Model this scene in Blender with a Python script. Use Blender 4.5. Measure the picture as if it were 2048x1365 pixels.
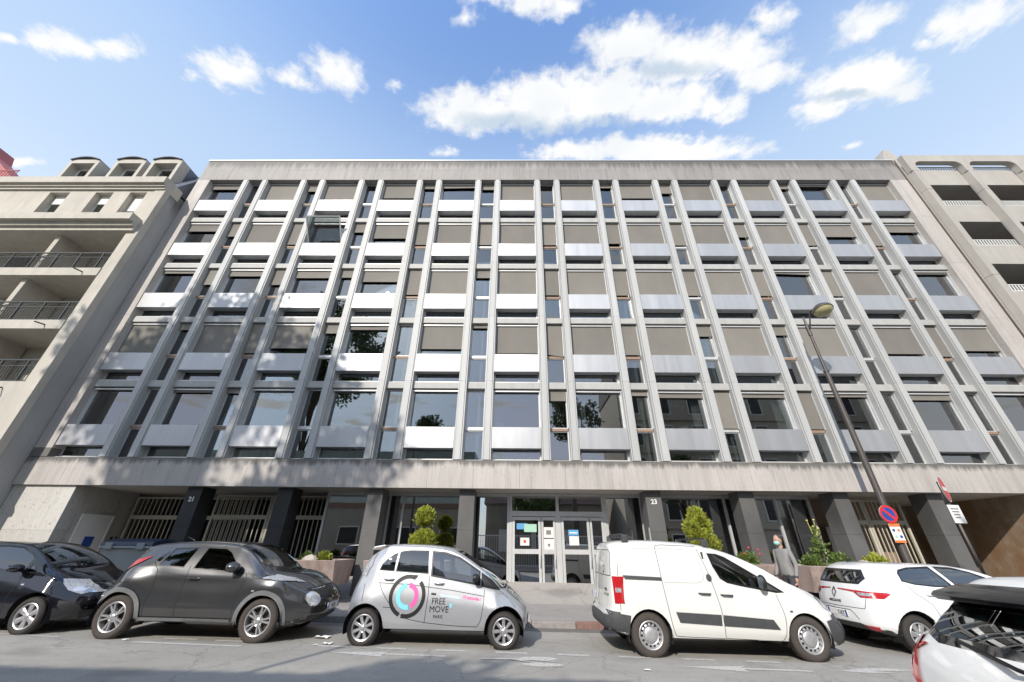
import bpy, bmesh, math, random
import numpy as np
from mathutils import Vector, Matrix, Euler
from mathutils.bvhtree import BVHTree
for o in list(bpy.data.objects): bpy.data.objects.remove(o)
S = bpy.context.scene
COL = S.collection
random.seed(7); RNG = np.random.default_rng(7)
# ------------------------------------------------------------------ camera
cd = bpy.data.cameras.new('camera'); cam = bpy.data.objects.new('camera', cd); COL.objects.link(cam)
cd.sensor_width = 36.0; cd.lens = 13.184; cd.clip_start = 0.05; cd.clip_end = 3000
R3 = ((0.99993, -0.010886, -0.00468), (0.007295, 0.876788, -0.480821), (0.009338, 0.480753, 0.876806))
cam.matrix_world = Matrix(((R3[0][0], R3[0][2], -R3[0][1], 0), (R3[1][0], R3[1][2], -R3[1][1], 0),
                           (R3[2][0], R3[2][2], -R3[2][1], 1.585), (0, 0, 0, 1)))
S.camera = cam
S.render.resolution_x = 1024; S.render.resolution_y = 682
# ------------------------------------------------------------------ sun, sky
SUN = Vector((0.42, 1.0, -0.72)).normalized()          # direction the light travels
SUN_EL = math.asin(-SUN.z); SUN_AZ = math.atan2(-SUN.x, -SUN.y)   # azimuth of the sun, from +Y towards +X
sl = bpy.data.lights.new('sun', 'SUN'); so = bpy.data.objects.new('sun', sl); COL.objects.link(so)
sl.energy = 2.0; sl.angle = math.radians(0.53); sl.color = (1.0, 0.93, 0.84)
so.rotation_euler = SUN.to_track_quat('-Z', 'Y').to_euler(); so.location = (-20, -40, 40)
W = bpy.data.worlds.new('World'); S.world = W; W.use_nodes = True
nt = W.node_tree; nt.nodes.clear()
def N(tree, typ, **kw):
    n = tree.nodes.new(typ)
    for k, v in kw.items():
        if k == 'op': n.operation = v
        elif k == 'inp':
            for i, val in v.items(): n.inputs[i].default_value = val
        else: setattr(n, k, v)
    return n
def world_sky():
    L = nt.links.new
    out = N(nt, 'ShaderNodeOutputWorld'); bg = N(nt, 'ShaderNodeBackground'); bg.inputs[1].default_value = 0.15
    sky = N(nt, 'ShaderNodeTexSky', sky_type='NISHITA', sun_disc=False, sun_elevation=SUN_EL, sun_rotation=SUN_AZ,
            altitude=60, air_density=1.25, dust_density=1.3, ozone_density=1.6)
    tc = N(nt, 'ShaderNodeTexCoord'); sep = N(nt, 'ShaderNodeSeparateXYZ'); L(tc.outputs['Generated'], sep.inputs[0])
    zc = N(nt, 'ShaderNodeMath', op='MAXIMUM', inp={1: 0.06}); L(sep.outputs[2], zc.inputs[0])
    u = N(nt, 'ShaderNodeMath', op='DIVIDE'); L(sep.outputs[0], u.inputs[0]); L(zc.outputs[0], u.inputs[1])
    v = N(nt, 'ShaderNodeMath', op='DIVIDE'); L(sep.outputs[1], v.inputs[0]); L(zc.outputs[0], v.inputs[1])
    p = N(nt, 'ShaderNodeCombineXYZ'); L(u.outputs[0], p.inputs[0]); L(v.outputs[0], p.inputs[1])
    # edges of the clouds: displaced coordinates
    n1 = N(nt, 'ShaderNodeTexNoise', inp={'Scale': 9.0, 'Detail': 7.0, 'Roughness': 0.58}); L(p.outputs[0], n1.inputs['Vector'])
    off = N(nt, 'ShaderNodeVectorMath', op='SUBTRACT', inp={1: (.5, .5, .5)}); L(n1.outputs['Color'], off.inputs[0])
    sc = N(nt, 'ShaderNodeVectorMath', op='SCALE'); sc.inputs['Scale'].default_value = 0.095; L(off.outputs[0], sc.inputs[0])
    pd = N(nt, 'ShaderNodeVectorMath', op='ADD'); L(p.outputs[0], pd.inputs[0]); L(sc.outputs[0], pd.inputs[1])
    CL = CLOUDS
    last = None
    for cu, cv, a, b in CL:
        s = N(nt, 'ShaderNodeVectorMath', op='SUBTRACT', inp={1: (cu, cv, 0)}); L(pd.outputs[0], s.inputs[0])
        m = N(nt, 'ShaderNodeVectorMath', op='MULTIPLY', inp={1: (.88/a, .80/b, 0)}); L(s.outputs[0], m.inputs[0])
        d = N(nt, 'ShaderNodeVectorMath', op='LENGTH'); L(m.outputs[0], d.inputs[0])
        e = N(nt, 'ShaderNodeMath', op='SUBTRACT', inp={0: 1.0}); L(d.outputs['Value'], e.inputs[1])
        k = N(nt, 'ShaderNodeMath', op='MULTIPLY', inp={1: min(1.0, (a*b)**.5/.09)**.5}); L(e.outputs[0], k.inputs[0])
        if last is None: last = k
        else:
            mx = N(nt, 'ShaderNodeMath', op='SMOOTH_MAX', inp={2: .12}); L(last.outputs[0], mx.inputs[0]); L(k.outputs[0], mx.inputs[1]); last = mx
    # the same kind of scattered clouds over the rest of the sky
    n3 = N(nt, 'ShaderNodeTexNoise', inp={'Scale': 2.3, 'Detail': 3.0}); L(pd.outputs[0], n3.inputs['Vector'])
    g = N(nt, 'ShaderNodeMath', op='MULTIPLY_ADD', inp={1: 5.0, 2: -2.85}); L(n3.outputs[0], g.inputs[0])
    lv = N(nt, 'ShaderNodeMapRange', interpolation_type='SMOOTHSTEP', inp={1: 0.05, 2: 0.3, 3: 0.0, 4: -3.0}); L(v.outputs[0], lv.inputs[0])
    g2 = N(nt, 'ShaderNodeMath', op='ADD'); L(g.outputs[0], g2.inputs[0]); L(lv.outputs[0], g2.inputs[1])
    mx = N(nt, 'ShaderNodeMath', op='MAXIMUM'); L(last.outputs[0], mx.inputs[0]); L(g2.outputs[0], mx.inputs[1])
    n2 = N(nt, 'ShaderNodeTexNoise', inp={'Scale': 26.0, 'Detail': 6.0, 'Roughness': 0.6}); L(p.outputs[0], n2.inputs['Vector'])
    f = N(nt, 'ShaderNodeMath', op='MULTIPLY_ADD', inp={1: 1.15, 2: -0.57}); L(n2.outputs[0], f.inputs[0])
    d = N(nt, 'ShaderNodeMath', op='ADD'); L(mx.outputs[0], d.inputs[0]); L(f.outputs[0], d.inputs[1])
    al = N(nt, 'ShaderNodeMapRange', interpolation_type='SMOOTHSTEP', inp={1: -0.12, 2: 0.52, 3: 0.0, 4: 0.96}); L(d.outputs[0], al.inputs[0])
    # thick bases of the clouds are greyer
    n4 = N(nt, 'ShaderNodeTexNoise', inp={'Scale': 5.0, 'Detail': 4.0}); L(p.outputs[0], n4.inputs['Vector'])
    gr = None
    for cu, cv, a, b in GREY:
        s = N(nt, 'ShaderNodeVectorMath', op='SUBTRACT', inp={1: (cu, cv, 0)}); L(pd.outputs[0], s.inputs[0])
        m = N(nt, 'ShaderNodeVectorMath', op='MULTIPLY', inp={1: (1/a, 1/b, 0)}); L(s.outputs[0], m.inputs[0])
        dd = N(nt, 'ShaderNodeVectorMath', op='LENGTH'); L(m.outputs[0], dd.inputs[0])
        k = N(nt, 'ShaderNodeMapRange', interpolation_type='SMOOTHSTEP', inp={1: 1.2, 2: 0.2, 3: 0.0, 4: 1.0}); L(dd.outputs['Value'], k.inputs[0])
        if gr is None: gr = k
        else:
            q = N(nt, 'ShaderNodeMath', op='MAXIMUM'); L(gr.outputs[0], q.inputs[0]); L(k.outputs[0], q.inputs[1]); gr = q
    gn = N(nt, 'ShaderNodeMapRange', inp={1: 0.35, 2: 0.75, 3: 0.0, 4: 0.45}); L(n4.outputs[0], gn.inputs[0])
    ga = N(nt, 'ShaderNodeMath', op='MAXIMUM'); L(gr.outputs[0], ga.inputs[0]); L(gn.outputs[0], ga.inputs[1])
    cc = N(nt, 'ShaderNodeMix', data_type='RGBA'); cc.inputs[6].default_value = (2.92, 2.9, 2.84, 1); cc.inputs[7].default_value = (1.7, 1.97, 2.24, 1)
    L(ga.outputs[0], cc.inputs[0])
    # haze paling the sky towards the roofs, then added fill from the low sky
    tint = N(nt, 'ShaderNodeMix', data_type='RGBA', blend_type='MULTIPLY'); tint.inputs[0].default_value = 1.0
    tint.inputs[7].default_value = SKY_TINT; L(sky.outputs[0], tint.inputs[6])
    hz = N(nt, 'ShaderNodeMapRange', interpolation_type='SMOOTHSTEP', inp={1: 0.96, 2: 0.66, 3: 0.0, 4: 0.8}); L(sep.outputs[2], hz.inputs[0])
    pale = N(nt, 'ShaderNodeMix', data_type='RGBA'); pale.inputs[7].default_value = (1.58, 2.02, 2.6, 1); L(hz.outputs[0], pale.inputs[0]); L(tint.outputs[2], pale.inputs[6])
    fill_amt = N(nt, 'ShaderNodeMapRange', interpolation_type='SMOOTHSTEP', inp={1: 0.72, 2: 0.12, 3: 0.0, 4: 0.85}); L(sep.outputs[2], fill_amt.inputs[0])
    low_fill = N(nt, 'ShaderNodeMix', data_type='RGBA', blend_type='LIGHTEN'); low_fill.inputs[7].default_value = (3.0, 3.05, 3.1, 1); L(fill_amt.outputs[0], low_fill.inputs[0]); L(pale.outputs[2], low_fill.inputs[6])  # unseen low sky brightened, added as fill for upright surfaces
    mix = N(nt, 'ShaderNodeMix', data_type='RGBA'); L(al.outputs[0], mix.inputs[0]); L(low_fill.outputs[2], mix.inputs[6]); L(cc.outputs[2], mix.inputs[7])
    L(mix.outputs[2], bg.inputs[0]); L(bg.outputs[0], out.inputs[0])
SKY_TINT = (.72, .82, .96, 1)
CLOUDS = [(-0.111, 0.574, 0.145, 0.054), (0.059, 0.553, 0.141, 0.069), (0.211, 0.544, 0.165, 0.064), (0.379, 0.554, 0.147, 0.047), (0.509, 0.559, 0.07, 0.028), (0.41, 0.684, 0.3, 0.04), (0.166, 0.681, 0.129, 0.031), (0.246, 0.434, 0.097, 0.047), (0.391, 0.455, 0.128, 0.06), (0.514, 0.445, 0.103, 0.042), (0.595, 0.487, 0.084, 0.035), (0.005, 0.344, 0.12, 0.021), (0.089, 0.356, 0.063, 0.017), (-0.114, 0.377, 0.022, 0.016), (0.839, 0.51, 0.134, 0.057), (0.785, 0.57, 0.071, 0.031), (0.957, 0.533, 0.068, 0.024), (0.747, 0.38, 0.059, 0.035), (0.976, 0.377, 0.09, 0.035), (0.538, 0.371, 0.04, 0.022), (0.915, 0.417, 0.024, 0.012), (-0.692, 0.473, 0.075, 0.036), (-0.442, 0.484, 0.063, 0.036), (-0.555, 0.489, 0.047, 0.022), (-1.036, 0.418, 0.087, 0.024), (-0.93, 0.428, 0.056, 0.02), (-1.148, 0.405, 0.027, 0.014), (-0.791, 0.483, 0.031, 0.013), (-0.305, 0.516, 0.021, 0.01), (-1.481, 0.715, 0.058, 0.015), (0.939, 0.669, 0.031, 0.012), (0.56, 0.563, 0.046, 0.038), (-0.209, 0.693, 0.032, 0.014)]
GREY = [(-.05, .60, .16, .035), (0.08, .615, .2, .045), (0.26, .61, .14, .03), (0.36, .475, .14, .03), (.82, .545, .1, .02)]
world_sky()
S.view_settings.view_transform = 'Standard'; S.view_settings.look = 'None'
S.view_settings.exposure = 1.3; S.view_settings.gamma = 1.0; S.view_settings.use_curve_mapping = False
# ------------------------------------------------------------------ helpers
class MB:
    """collects simple solids into one mesh"""
    def __init__(s): s.v = []; s.f = []
    def add(s, vs, fs):
        b = len(s.v); s.v += [tuple(p) for p in vs]; s.f += [tuple(i+b for i in f) for f in fs]; return s
    def box(s, x0, x1, y0, y1, z0, z1, mat=None):
        vs = [(x, y, z) for z in (z0, z1) for y in (y0, y1) for x in (x0, x1)]
        if mat is not None: vs = [tuple(mat @ Vector(p)) for p in vs]
        return s.add(vs, [(0, 2, 3, 1), (4, 5, 7, 6), (0, 1, 5, 4), (2, 6, 7, 3), (0, 4, 6, 2), (1, 3, 7, 5)])
    def prism(s, pts, a, b, axis='y'):
        """polygon pts extruded from a to b; axis y: pts are (x,z); axis x: (y,z); axis z: (x,y)"""
        def P(p, t): return (p[0], t, p[1]) if axis == 'y' else ((t, p[0], p[1]) if axis == 'x' else (p[0], p[1], t))
        n = len(pts); vs = [P(p, a) for p in pts] + [P(p, b) for p in pts]
        fs = [tuple(range(n)), tuple(range(2*n-1, n-1, -1))] + [(i, (i+1) % n+0, (i+1) % n+n, i+n) for i in range(n)]
        return s.add(vs, fs)
    def tube(s, pts, r, n=8, cap=True):
        pts = [Vector(p) for p in pts]; m = len(pts); rr = r if hasattr(r, '__len__') else [r]*m
        vs = []; up = None
        for i, p in enumerate(pts):
            t = (pts[min(i+1, m-1)]-pts[max(i-1, 0)])
            t = t.normalized() if t.length > 1e-9 else Vector((0, 0, 1))
            if up is None: up = Vector((1, 0, 0)) if abs(t.x) < .9 else Vector((0, 1, 0))
            a = (up - t*up.dot(t)).normalized(); b = t.cross(a); up = a
            for k in range(n):
                th = 2*math.pi*k/n; vs.append(p+(a*math.cos(th)+b*math.sin(th))*rr[i])
        fs = [(i*n+k, i*n+(k+1) % n, (i+1)*n+(k+1) % n, (i+1)*n+k) for i in range(m-1) for k in range(n)]
        if cap: fs += [tuple(range(n-1, -1, -1)), tuple((m-1)*n+k for k in range(n))]
        return s.add(vs, fs)
    def lathe(s, prof, n=24, mat=None, closed=False):
        """profile of (r, h) turned about local z; mat places it"""
        m = len(prof); vs = []
        for r, h in prof:
            for k in range(n):
                th = 2*math.pi*k/n; p = Vector((r*math.cos(th), r*math.sin(th), h)); vs.append(mat @ p if mat is not None else p)
        fs = [(i*n+k, i*n+(k+1) % n, (i+1)*n+(k+1) % n, (i+1)*n+k) for i in range(m-1) for k in range(n)]
        if closed: fs += [((m-1)*n+k, (m-1)*n+(k+1) % n, (k+1) % n, k) for k in range(n)]
        return s.add(vs, fs)
    def ellipsoid(s, c, r, nu=16, nv=10, mat=None):
        vs = []; c = Vector(c)
        for i in range(nv+1):
            ph = math.pi*i/nv-math.pi/2
            for k in range(nu):
                th = 2*math.pi*k/nu
                p = Vector((r[0]*math.cos(ph)*math.cos(th), r[1]*math.cos(ph)*math.sin(th), r[2]*math.sin(ph)))
                vs.append(c+(mat @ p if mat is not None else p))
        return s.add(vs, [(i*nu+k, i*nu+(k+1) % nu, (i+1)*nu+(k+1) % nu, (i+1)*nu+k) for i in range(nv) for k in range(nu)])
    def mesh(s, name, mat=None, smooth=False, angle=None, fix=True):
        me = bpy.data.meshes.new(name); me.from_pydata(s.v, [], s.f); me.update()
        if fix:
            bm = bmesh.new(); bm.from_mesh(me); bmesh.ops.remove_doubles(bm, verts=bm.verts, dist=1e-5)
            bmesh.ops.recalc_face_normals(bm, faces=bm.faces); bm.to_mesh(me); bm.free()
        if mat is not None: me.materials.append(mat)
        if smooth:
            me.shade_smooth()
            if angle: me.set_sharp_from_angle(angle=math.radians(angle))
        return me
    def build(s, name, mat=None, parent=None, loc=None, smooth=False, angle=None, bevel=0, fix=True):
        return obj(name, s.mesh(name, mat, smooth, angle, fix), parent, loc, bevel)
def obj(name, me, parent=None, loc=None, bevel=0):
    o = bpy.data.objects.new(name, me); COL.objects.link(o)
    if loc is not None: o.location = loc
    if parent is not None: o.parent = parent
    if bevel:
        m = o.modifiers.new('bevel', 'BEVEL'); m.width = bevel; m.segments = 2; m.limit_method = 'ANGLE'
    return o
def tag(o, label, cat, group=None):
    o['label'] = label; o['category'] = cat
    if group: o['group'] = group
    return o
def thing(name, label, cat, loc=(0, 0, 0), rz=0, group=None):
    o = bpy.data.objects.new(name, None); COL.objects.link(o); o.location = loc; o.rotation_euler = (0, 0, rz)
    o.empty_display_size = .2
    return tag(o, label, cat, group)
def struct(o): o['kind'] = 'structure'; return o
def text_mesh(txt, size, mat, bold=0.0, extrude=0.0):
    c = bpy.data.curves.new('lettering', 'FONT'); c.body = txt; c.size = size; c.align_x = 'CENTER'; c.offset = bold; c.extrude = extrude
    c.resolution_u = 3
    o = bpy.data.objects.new('lettering', c); COL.objects.link(o)
    bpy.context.view_layer.update()
    me = bpy.data.meshes.new_from_object(o.evaluated_get(bpy.context.evaluated_depsgraph_get()))
    bpy.data.objects.remove(o); me.materials.clear(); me.materials.append(mat); return me
# ------------------------------------------------------------------ materials
def NT(name):
    m = bpy.data.materials.new(name); m.use_nodes = True; t = m.node_tree
    b = t.nodes['Principled BSDF']; return m, t, b
def pos_noise(t, scale, stretch=(1, 1, 1), detail=4, rough=.55, seedz=0):
    g = t.nodes.new('ShaderNodeNewGeometry'); mp = t.nodes.new('ShaderNodeMapping'); mp.inputs['Scale'].default_value = stretch
    mp.inputs['Location'].default_value = (seedz*3.1, seedz*1.7, seedz)
    t.links.new(g.outputs['Position'], mp.inputs[0])
    n = t.nodes.new('ShaderNodeTexNoise'); n.inputs['Scale'].default_value = scale; n.inputs['Detail'].default_value = detail
    n.inputs['Roughness'].default_value = rough; t.links.new(mp.outputs[0], n.inputs['Vector']); return n
def ramp(t, src, stops):
    r = t.nodes.new('ShaderNodeValToRGB'); e = r.color_ramp.elements
    while len(e) < len(stops): e.new(0.5)
    for i, (p, c) in enumerate(stops):
        e[i].position = p; e[i].color = (c, c, c, 1) if not hasattr(c, '__len__') else (*c, 1)
    t.links.new(src, r.inputs[0]); return r
def mul(t, a, b, fac=1.0, mode='MULTIPLY'):
    m = t.nodes.new('ShaderNodeMix'); m.data_type = 'RGBA'; m.blend_type = mode; m.inputs[0].default_value = fac
    if hasattr(a, '__len__'): m.inputs[6].default_value = (*a, 1)
    else: t.links.new(a, m.inputs[6])
    if hasattr(b, '__len__'): m.inputs[7].default_value = (*b, 1)
    else: t.links.new(b, m.inputs[7])
    return m.outputs[2]
def obj_tone(t, c, amt):
    """each piece a slightly different tone"""
    oi = t.nodes.new('ShaderNodeObjectInfo'); r = ramp(t, oi.outputs['Random'], [(0, 1-amt), (1, 1+amt*.5)]); return mul(t, c, r.outputs[0])
def mat(name, base, rough=.6, metal=0.0, var=0.0, vs=2.0, stretch=(1, 1, 1), bump=0.0, bs=60.0, spec=.5, coat=0.0, vs2=None, tone=0.0):
    m, t, b = NT(name); b.inputs['Base Color'].default_value = (*base, 1); b.inputs['Roughness'].default_value = rough
    b.inputs['Metallic'].default_value = metal; b.inputs['Specular IOR Level'].default_value = spec
    if coat: b.inputs['Coat Weight'].default_value = coat; b.inputs['Coat Roughness'].default_value = .03
    if var:
        n = pos_noise(t, vs, stretch); r = ramp(t, n.outputs[0], [(.25, 1-var), (.75, 1+var*.6)])
        c = mul(t, base, r.outputs[0])
        if vs2:
            n2 = pos_noise(t, vs2, stretch, 2); r2 = ramp(t, n2.outputs[0], [(.3, 1-var*.7), (.7, 1+var*.4)]); c = mul(t, c, r2.outputs[0])
        if tone: c = obj_tone(t, c, tone)
        t.links.new(c, b.inputs['Base Color'])
        mr = t.nodes.new('ShaderNodeMapRange'); mr.inputs[3].default_value = max(0, rough-.08); mr.inputs[4].default_value = min(1, rough+.1)
        t.links.new(n.outputs[0], mr.inputs[0]); t.links.new(mr.outputs[0], b.inputs['Roughness'])
    if bump:
        n = pos_noise(t, bs, (1, 1, 1), 3); bp = t.nodes.new('ShaderNodeBump'); bp.inputs['Strength'].default_value = bump; bp.inputs['Distance'].default_value = .01
        t.links.new(n.outputs[0], bp.inputs['Height']); t.links.new(bp.outputs[0], b.inputs['Normal'])
    return m
def stone(name, base, dark, streak=.25, voids=.35, seed=0, rust=None, drips=None):
    """travertine: vertical veins, small holes, weather drips below a top edge z"""
    m, t, b = NT(name); b.inputs['Roughness'].default_value = .62
    v = pos_noise(t, 3.2, (1, 1, .09), 6, .65, seed); r = ramp(t, v.outputs[0], [(.28, 1-streak), (.52, 1.0), (.78, 1+streak*.35)])
    c = mul(t, base, r.outputs[0])
    v1 = pos_noise(t, 14., (1, 1, .06), 4, .6, seed+5); r1 = ramp(t, v1.outputs[0], [(.3, 1-streak*.7), (.55, 1.0)]); c = mul(t, c, r1.outputs[0])
    v2 = pos_noise(t, .35, (1, 1, 1), 3, .5, seed+9); r2 = ramp(t, v2.outputs[0], [(.3, .88), (.7, 1.06)]); c = mul(t, c, r2.outputs[0])
    h = pos_noise(t, 26., (1, 1, .45), 3, .6, seed+2); rh = ramp(t, h.outputs[0], [(.60, 0.0), (.70, 1.0)])
    f = t.nodes.new('ShaderNodeMix'); f.data_type = 'RGBA'; t.links.new(c, f.inputs[6]); f.inputs[7].default_value = (*dark, 1)
    vf = t.nodes.new('ShaderNodeMath'); vf.operation = 'MULTIPLY'; vf.inputs[1].default_value = voids; t.links.new(rh.outputs[0], vf.inputs[0]); t.links.new(vf.outputs[0], f.inputs[0])
    c = f.outputs[2]
    if rust:
        n = pos_noise(t, 1.1, (1, 1, .8), 5, .65, seed+3); rr = ramp(t, n.outputs[0], [(.42, 0), (.6, .95)])
        f = t.nodes.new('ShaderNodeMix'); f.data_type = 'RGBA'; t.links.new(rr.outputs[0], f.inputs[0]); t.links.new(c, f.inputs[6]); f.inputs[7].default_value = (*rust, 1); c = f.outputs[2]
    if drips:
        g = t.nodes.new('ShaderNodeNewGeometry'); sp = t.nodes.new('ShaderNodeSeparateXYZ'); t.links.new(g.outputs['Position'], sp.inputs[0])
        n = pos_noise(t, 5.0, (1, .3, .03), 5, .7, seed+4)
        for ztop, length in drips:
            mr = t.nodes.new('ShaderNodeMapRange'); mr.inputs[1].default_value = ztop-length; mr.inputs[2].default_value = ztop
            mr.inputs[3].default_value = 0; mr.inputs[4].default_value = .62; mr.clamp = True; t.links.new(sp.outputs[2], mr.inputs[0])
            ab = t.nodes.new('ShaderNodeMath'); ab.operation = 'LESS_THAN'; ab.inputs[1].default_value = ztop+.3; t.links.new(sp.outputs[2], ab.inputs[0])
            sm = t.nodes.new('ShaderNodeMath'); sm.operation = 'MULTIPLY'; t.links.new(mr.outputs[0], sm.inputs[0]); t.links.new(ab.outputs[0], sm.inputs[1])
            ad = t.nodes.new('ShaderNodeMath'); ad.operation = 'ADD'; t.links.new(sm.outputs[0], ad.inputs[0]); t.links.new(n.outputs[0], ad.inputs[1])
            rr = ramp(t, ad.outputs[0], [(.72, 0), (.98, .85)])
            f = t.nodes.new('ShaderNodeMix'); f.data_type = 'RGBA'; t.links.new(rr.outputs[0], f.inputs[0]); t.links.new(c, f.inputs[6]); f.inputs[7].default_value = (.09, .085, .075, 1); c = f.outputs[2]
    c = obj_tone(t, c, .05)
    t.links.new(c, b.inputs['Base Color'])
    bp = t.nodes.new('ShaderNodeBump'); bp.inputs['Strength'].default_value = .25; bp.inputs['Distance'].default_value = .006; bp.invert = True
    t.links.new(rh.outputs[0], bp.inputs['Height']); t.links.new(bp.outputs[0], b.inputs['Normal'])
    return m
def glass(name, tint=(.55, .6, .6), refl=1.6, base=.03, wav=0.0, rough=0.0):
    """thin pane: mirrors by Fresnel, otherwise lets light through"""
    m = bpy.data.materials.new(name); m.use_nodes = True; t = m.node_tree; t.nodes.clear(); L = t.links.new
    out = t.nodes.new('ShaderNodeOutputMaterial'); mx = t.nodes.new('ShaderNodeMixShader'); tr = t.nodes.new('ShaderNodeBsdfTransparent'); gl = t.nodes.new('ShaderNodeBsdfGlossy')
    tr.inputs[0].default_value = (*tint, 1); gl.inputs['Roughness'].default_value = rough; gl.inputs[0].default_value = (.96, .98, 1, 1)
    fr = t.nodes.new('ShaderNodeFresnel'); fr.inputs[0].default_value = 1.52
    ma = t.nodes.new('ShaderNodeMath'); ma.operation = 'MULTIPLY_ADD'; ma.inputs[1].default_value = refl; ma.inputs[2].default_value = base; ma.use_clamp = True
    L(fr.outputs[0], ma.inputs[0]); L(ma.outputs[0], mx.inputs[0]); L(tr.outputs[0], mx.inputs[1]); L(gl.outputs[0], mx.inputs[2]); L(mx.outputs[0], out.inputs[0])
    if wav:
        n = pos_noise(t, .8, (1, 1, 1), 1); bp = t.nodes.new('ShaderNodeBump'); bp.inputs['Strength'].default_value = wav; bp.inputs['Distance'].default_value = .02
        L(n.outputs[0], bp.inputs['Height']); L(bp.outputs[0], gl.inputs['Normal'])
    return m
D = 12.86; X0 = -14.114; XL = -16.45; XR = 19.72; ZB = 4.12; FH = 2.84; ZP = 18.05; ZT = 19.54
def gz(x): return -.011*(x+1)
M = dict(
 trav=stone('travertine', (.45, .42, .39), (.20, .18, .155), .20, .40, 0, drips=[(ZT, .75), (ZB-.01, .35)]),
 travt=stone('travertine_weathered', (.285, .268, .252), (.14, .125, .11), .22, .40, 0, drips=[(ZT, .95)]),
 travl=stone('travertine_pale', (.47, .455, .42), (.13, .12, .10), .13, .75, 3),
 travr=stone('travertine_stained', (.37, .30, .22), (.06, .045, .03), .16, .8, 5, rust=(.27, .155, .08)),
 pinkst=stone('pink_marble', (.46, .36, .32), (.30, .16, .14), .38, .5, 8),
 fin=mat('fin_stone', (.44, .445, .435), .55, 0, .13, 2.2, (1, 1, .12), .0, vs2=.5, tone=.05),
 ledge=mat('ledge_paint', (.40, .395, .375), .6, 0, .12, 4, (1, 1, .3), tone=.05),
 alu=mat('anodised_aluminium', (.47, .475, .485), .46, .62, .09, 5, (1, 1, .10), vs2=.9, tone=.05),
 alufr=mat('aluminium_frame', (.58, .585, .58), .42, .35, .06, 4),
 blind=mat('blind_fabric', (.20, .187, .165), .85, 0, .10, 1.7, (1, 1, .5), vs2=.6, tone=.14),
 brown=mat('brown_infill', (.30, .20, .14), .6, 0, .12, 5),
 room=mat('room_plaster', (.55, .54, .50), .9, 0, .08, 1),
 carpet=mat('room_floor', (.16, .15, .14), .9),
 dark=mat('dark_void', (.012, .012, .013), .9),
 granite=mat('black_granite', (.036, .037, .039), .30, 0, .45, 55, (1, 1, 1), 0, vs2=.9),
 granlit=mat('sunlit_granite', (.118, .116, .113), .42, 0, .35, 60, (1, 1, 1), .05, 120, vs2=.8),  # same black granite, sunlight on these columns put into its colour
 soffit=mat('soffit_render', (.46, .43, .37), .7, 0, .1, 1.2),
 cream=mat('cream_steel', (.50, .47, .38), .45, 0, .08, 3),
 white=mat('white_paint', (.74, .74, .73), .45, 0, .05, 3),
 coping=mat('coping_metal', (.72, .73, .74), .35, .5),
 bglass=glass('window_glass', (.62, .66, .66), 1.6, .11, .03),
 sglass=glass('shop_glass', (.40, .44, .46), 2.4, .30, .05),
 black=mat('black_plastic', (.015, .015, .016), .5),
 rubber=mat('rubber', (.022, .021, .02), .85, 0, .25, 20),
 blue=mat('blue_sign', (.02, .07, .32), .4), red=mat('red_sign', (.62, .03, .03), .4), signwhite=mat('sign_white', (.78, .78, .76), .45),
 paper=mat('paper', (.72, .71, .68), .8, 0, .05, 8), green=mat('notice_green', (.35, .58, .47), .7), lblue=mat('notice_blue', (.10, .33, .62), .6), orange=mat('orange_sign', (.75, .20, .05), .5),
 grey=mat('notice_grey', (.2, .2, .2), .8),
)
Y_GL = D+.36
# ---------------------------------------------------------------- office building
office = thing('office_building', 'long six-storey office building of pale stone fins, silver spandrel panels and black granite columns', 'building', (0, D+3, 0))
OFF = Vector((0, D+3, 0))
def part(name, me, parent, loc=(0, 0, 0), base=OFF, bevel=0):
    return obj(name, me, parent, Vector(loc)-(base if base is not None else Vector()), bevel)
def boxm(name, m, x0, x1, y0, y1, z0, z1): return MB().box(x0, x1, y0, y1, z0, z1).mesh(name, m)
# stone slabs with open joints
J = .006
def slabs(xa, xb, za, zb, n, y0, y1, m=M['trav'], name='stone_panel'):
    w = (xb-xa)/n; me = boxm(name, m, J/2, w-J/2, 0, y1-y0, 0, zb-za-J)
    for i in range(n):
        o = part(name, me, office, (xa+i*w, y0+random.uniform(0, .003), za))
slabs(XL, XR, 3.22, ZB-.012, 24, D, D+.26)
slabs(XL, XR, ZP, ZP+.745, 24, D, D+.30, M['travt'])
slabs(XL, XR, ZP+.745, ZT, 24, D, D+.30, M['travt'])
for k in range(5):
    z0 = ZB+FH*k; z1 = min(ZB+FH*(k+1), ZP)
    slabs(XL, X0-1.716, z0, z1, 1, D, D+.34); slabs(X0+33.0, XR, z0, z1, 1, D, D+.34)
part('coping', boxm('coping', M['coping'], XL-.02, XR+.02, D-.03, D+.5, ZT, ZT+.05), office)
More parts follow.
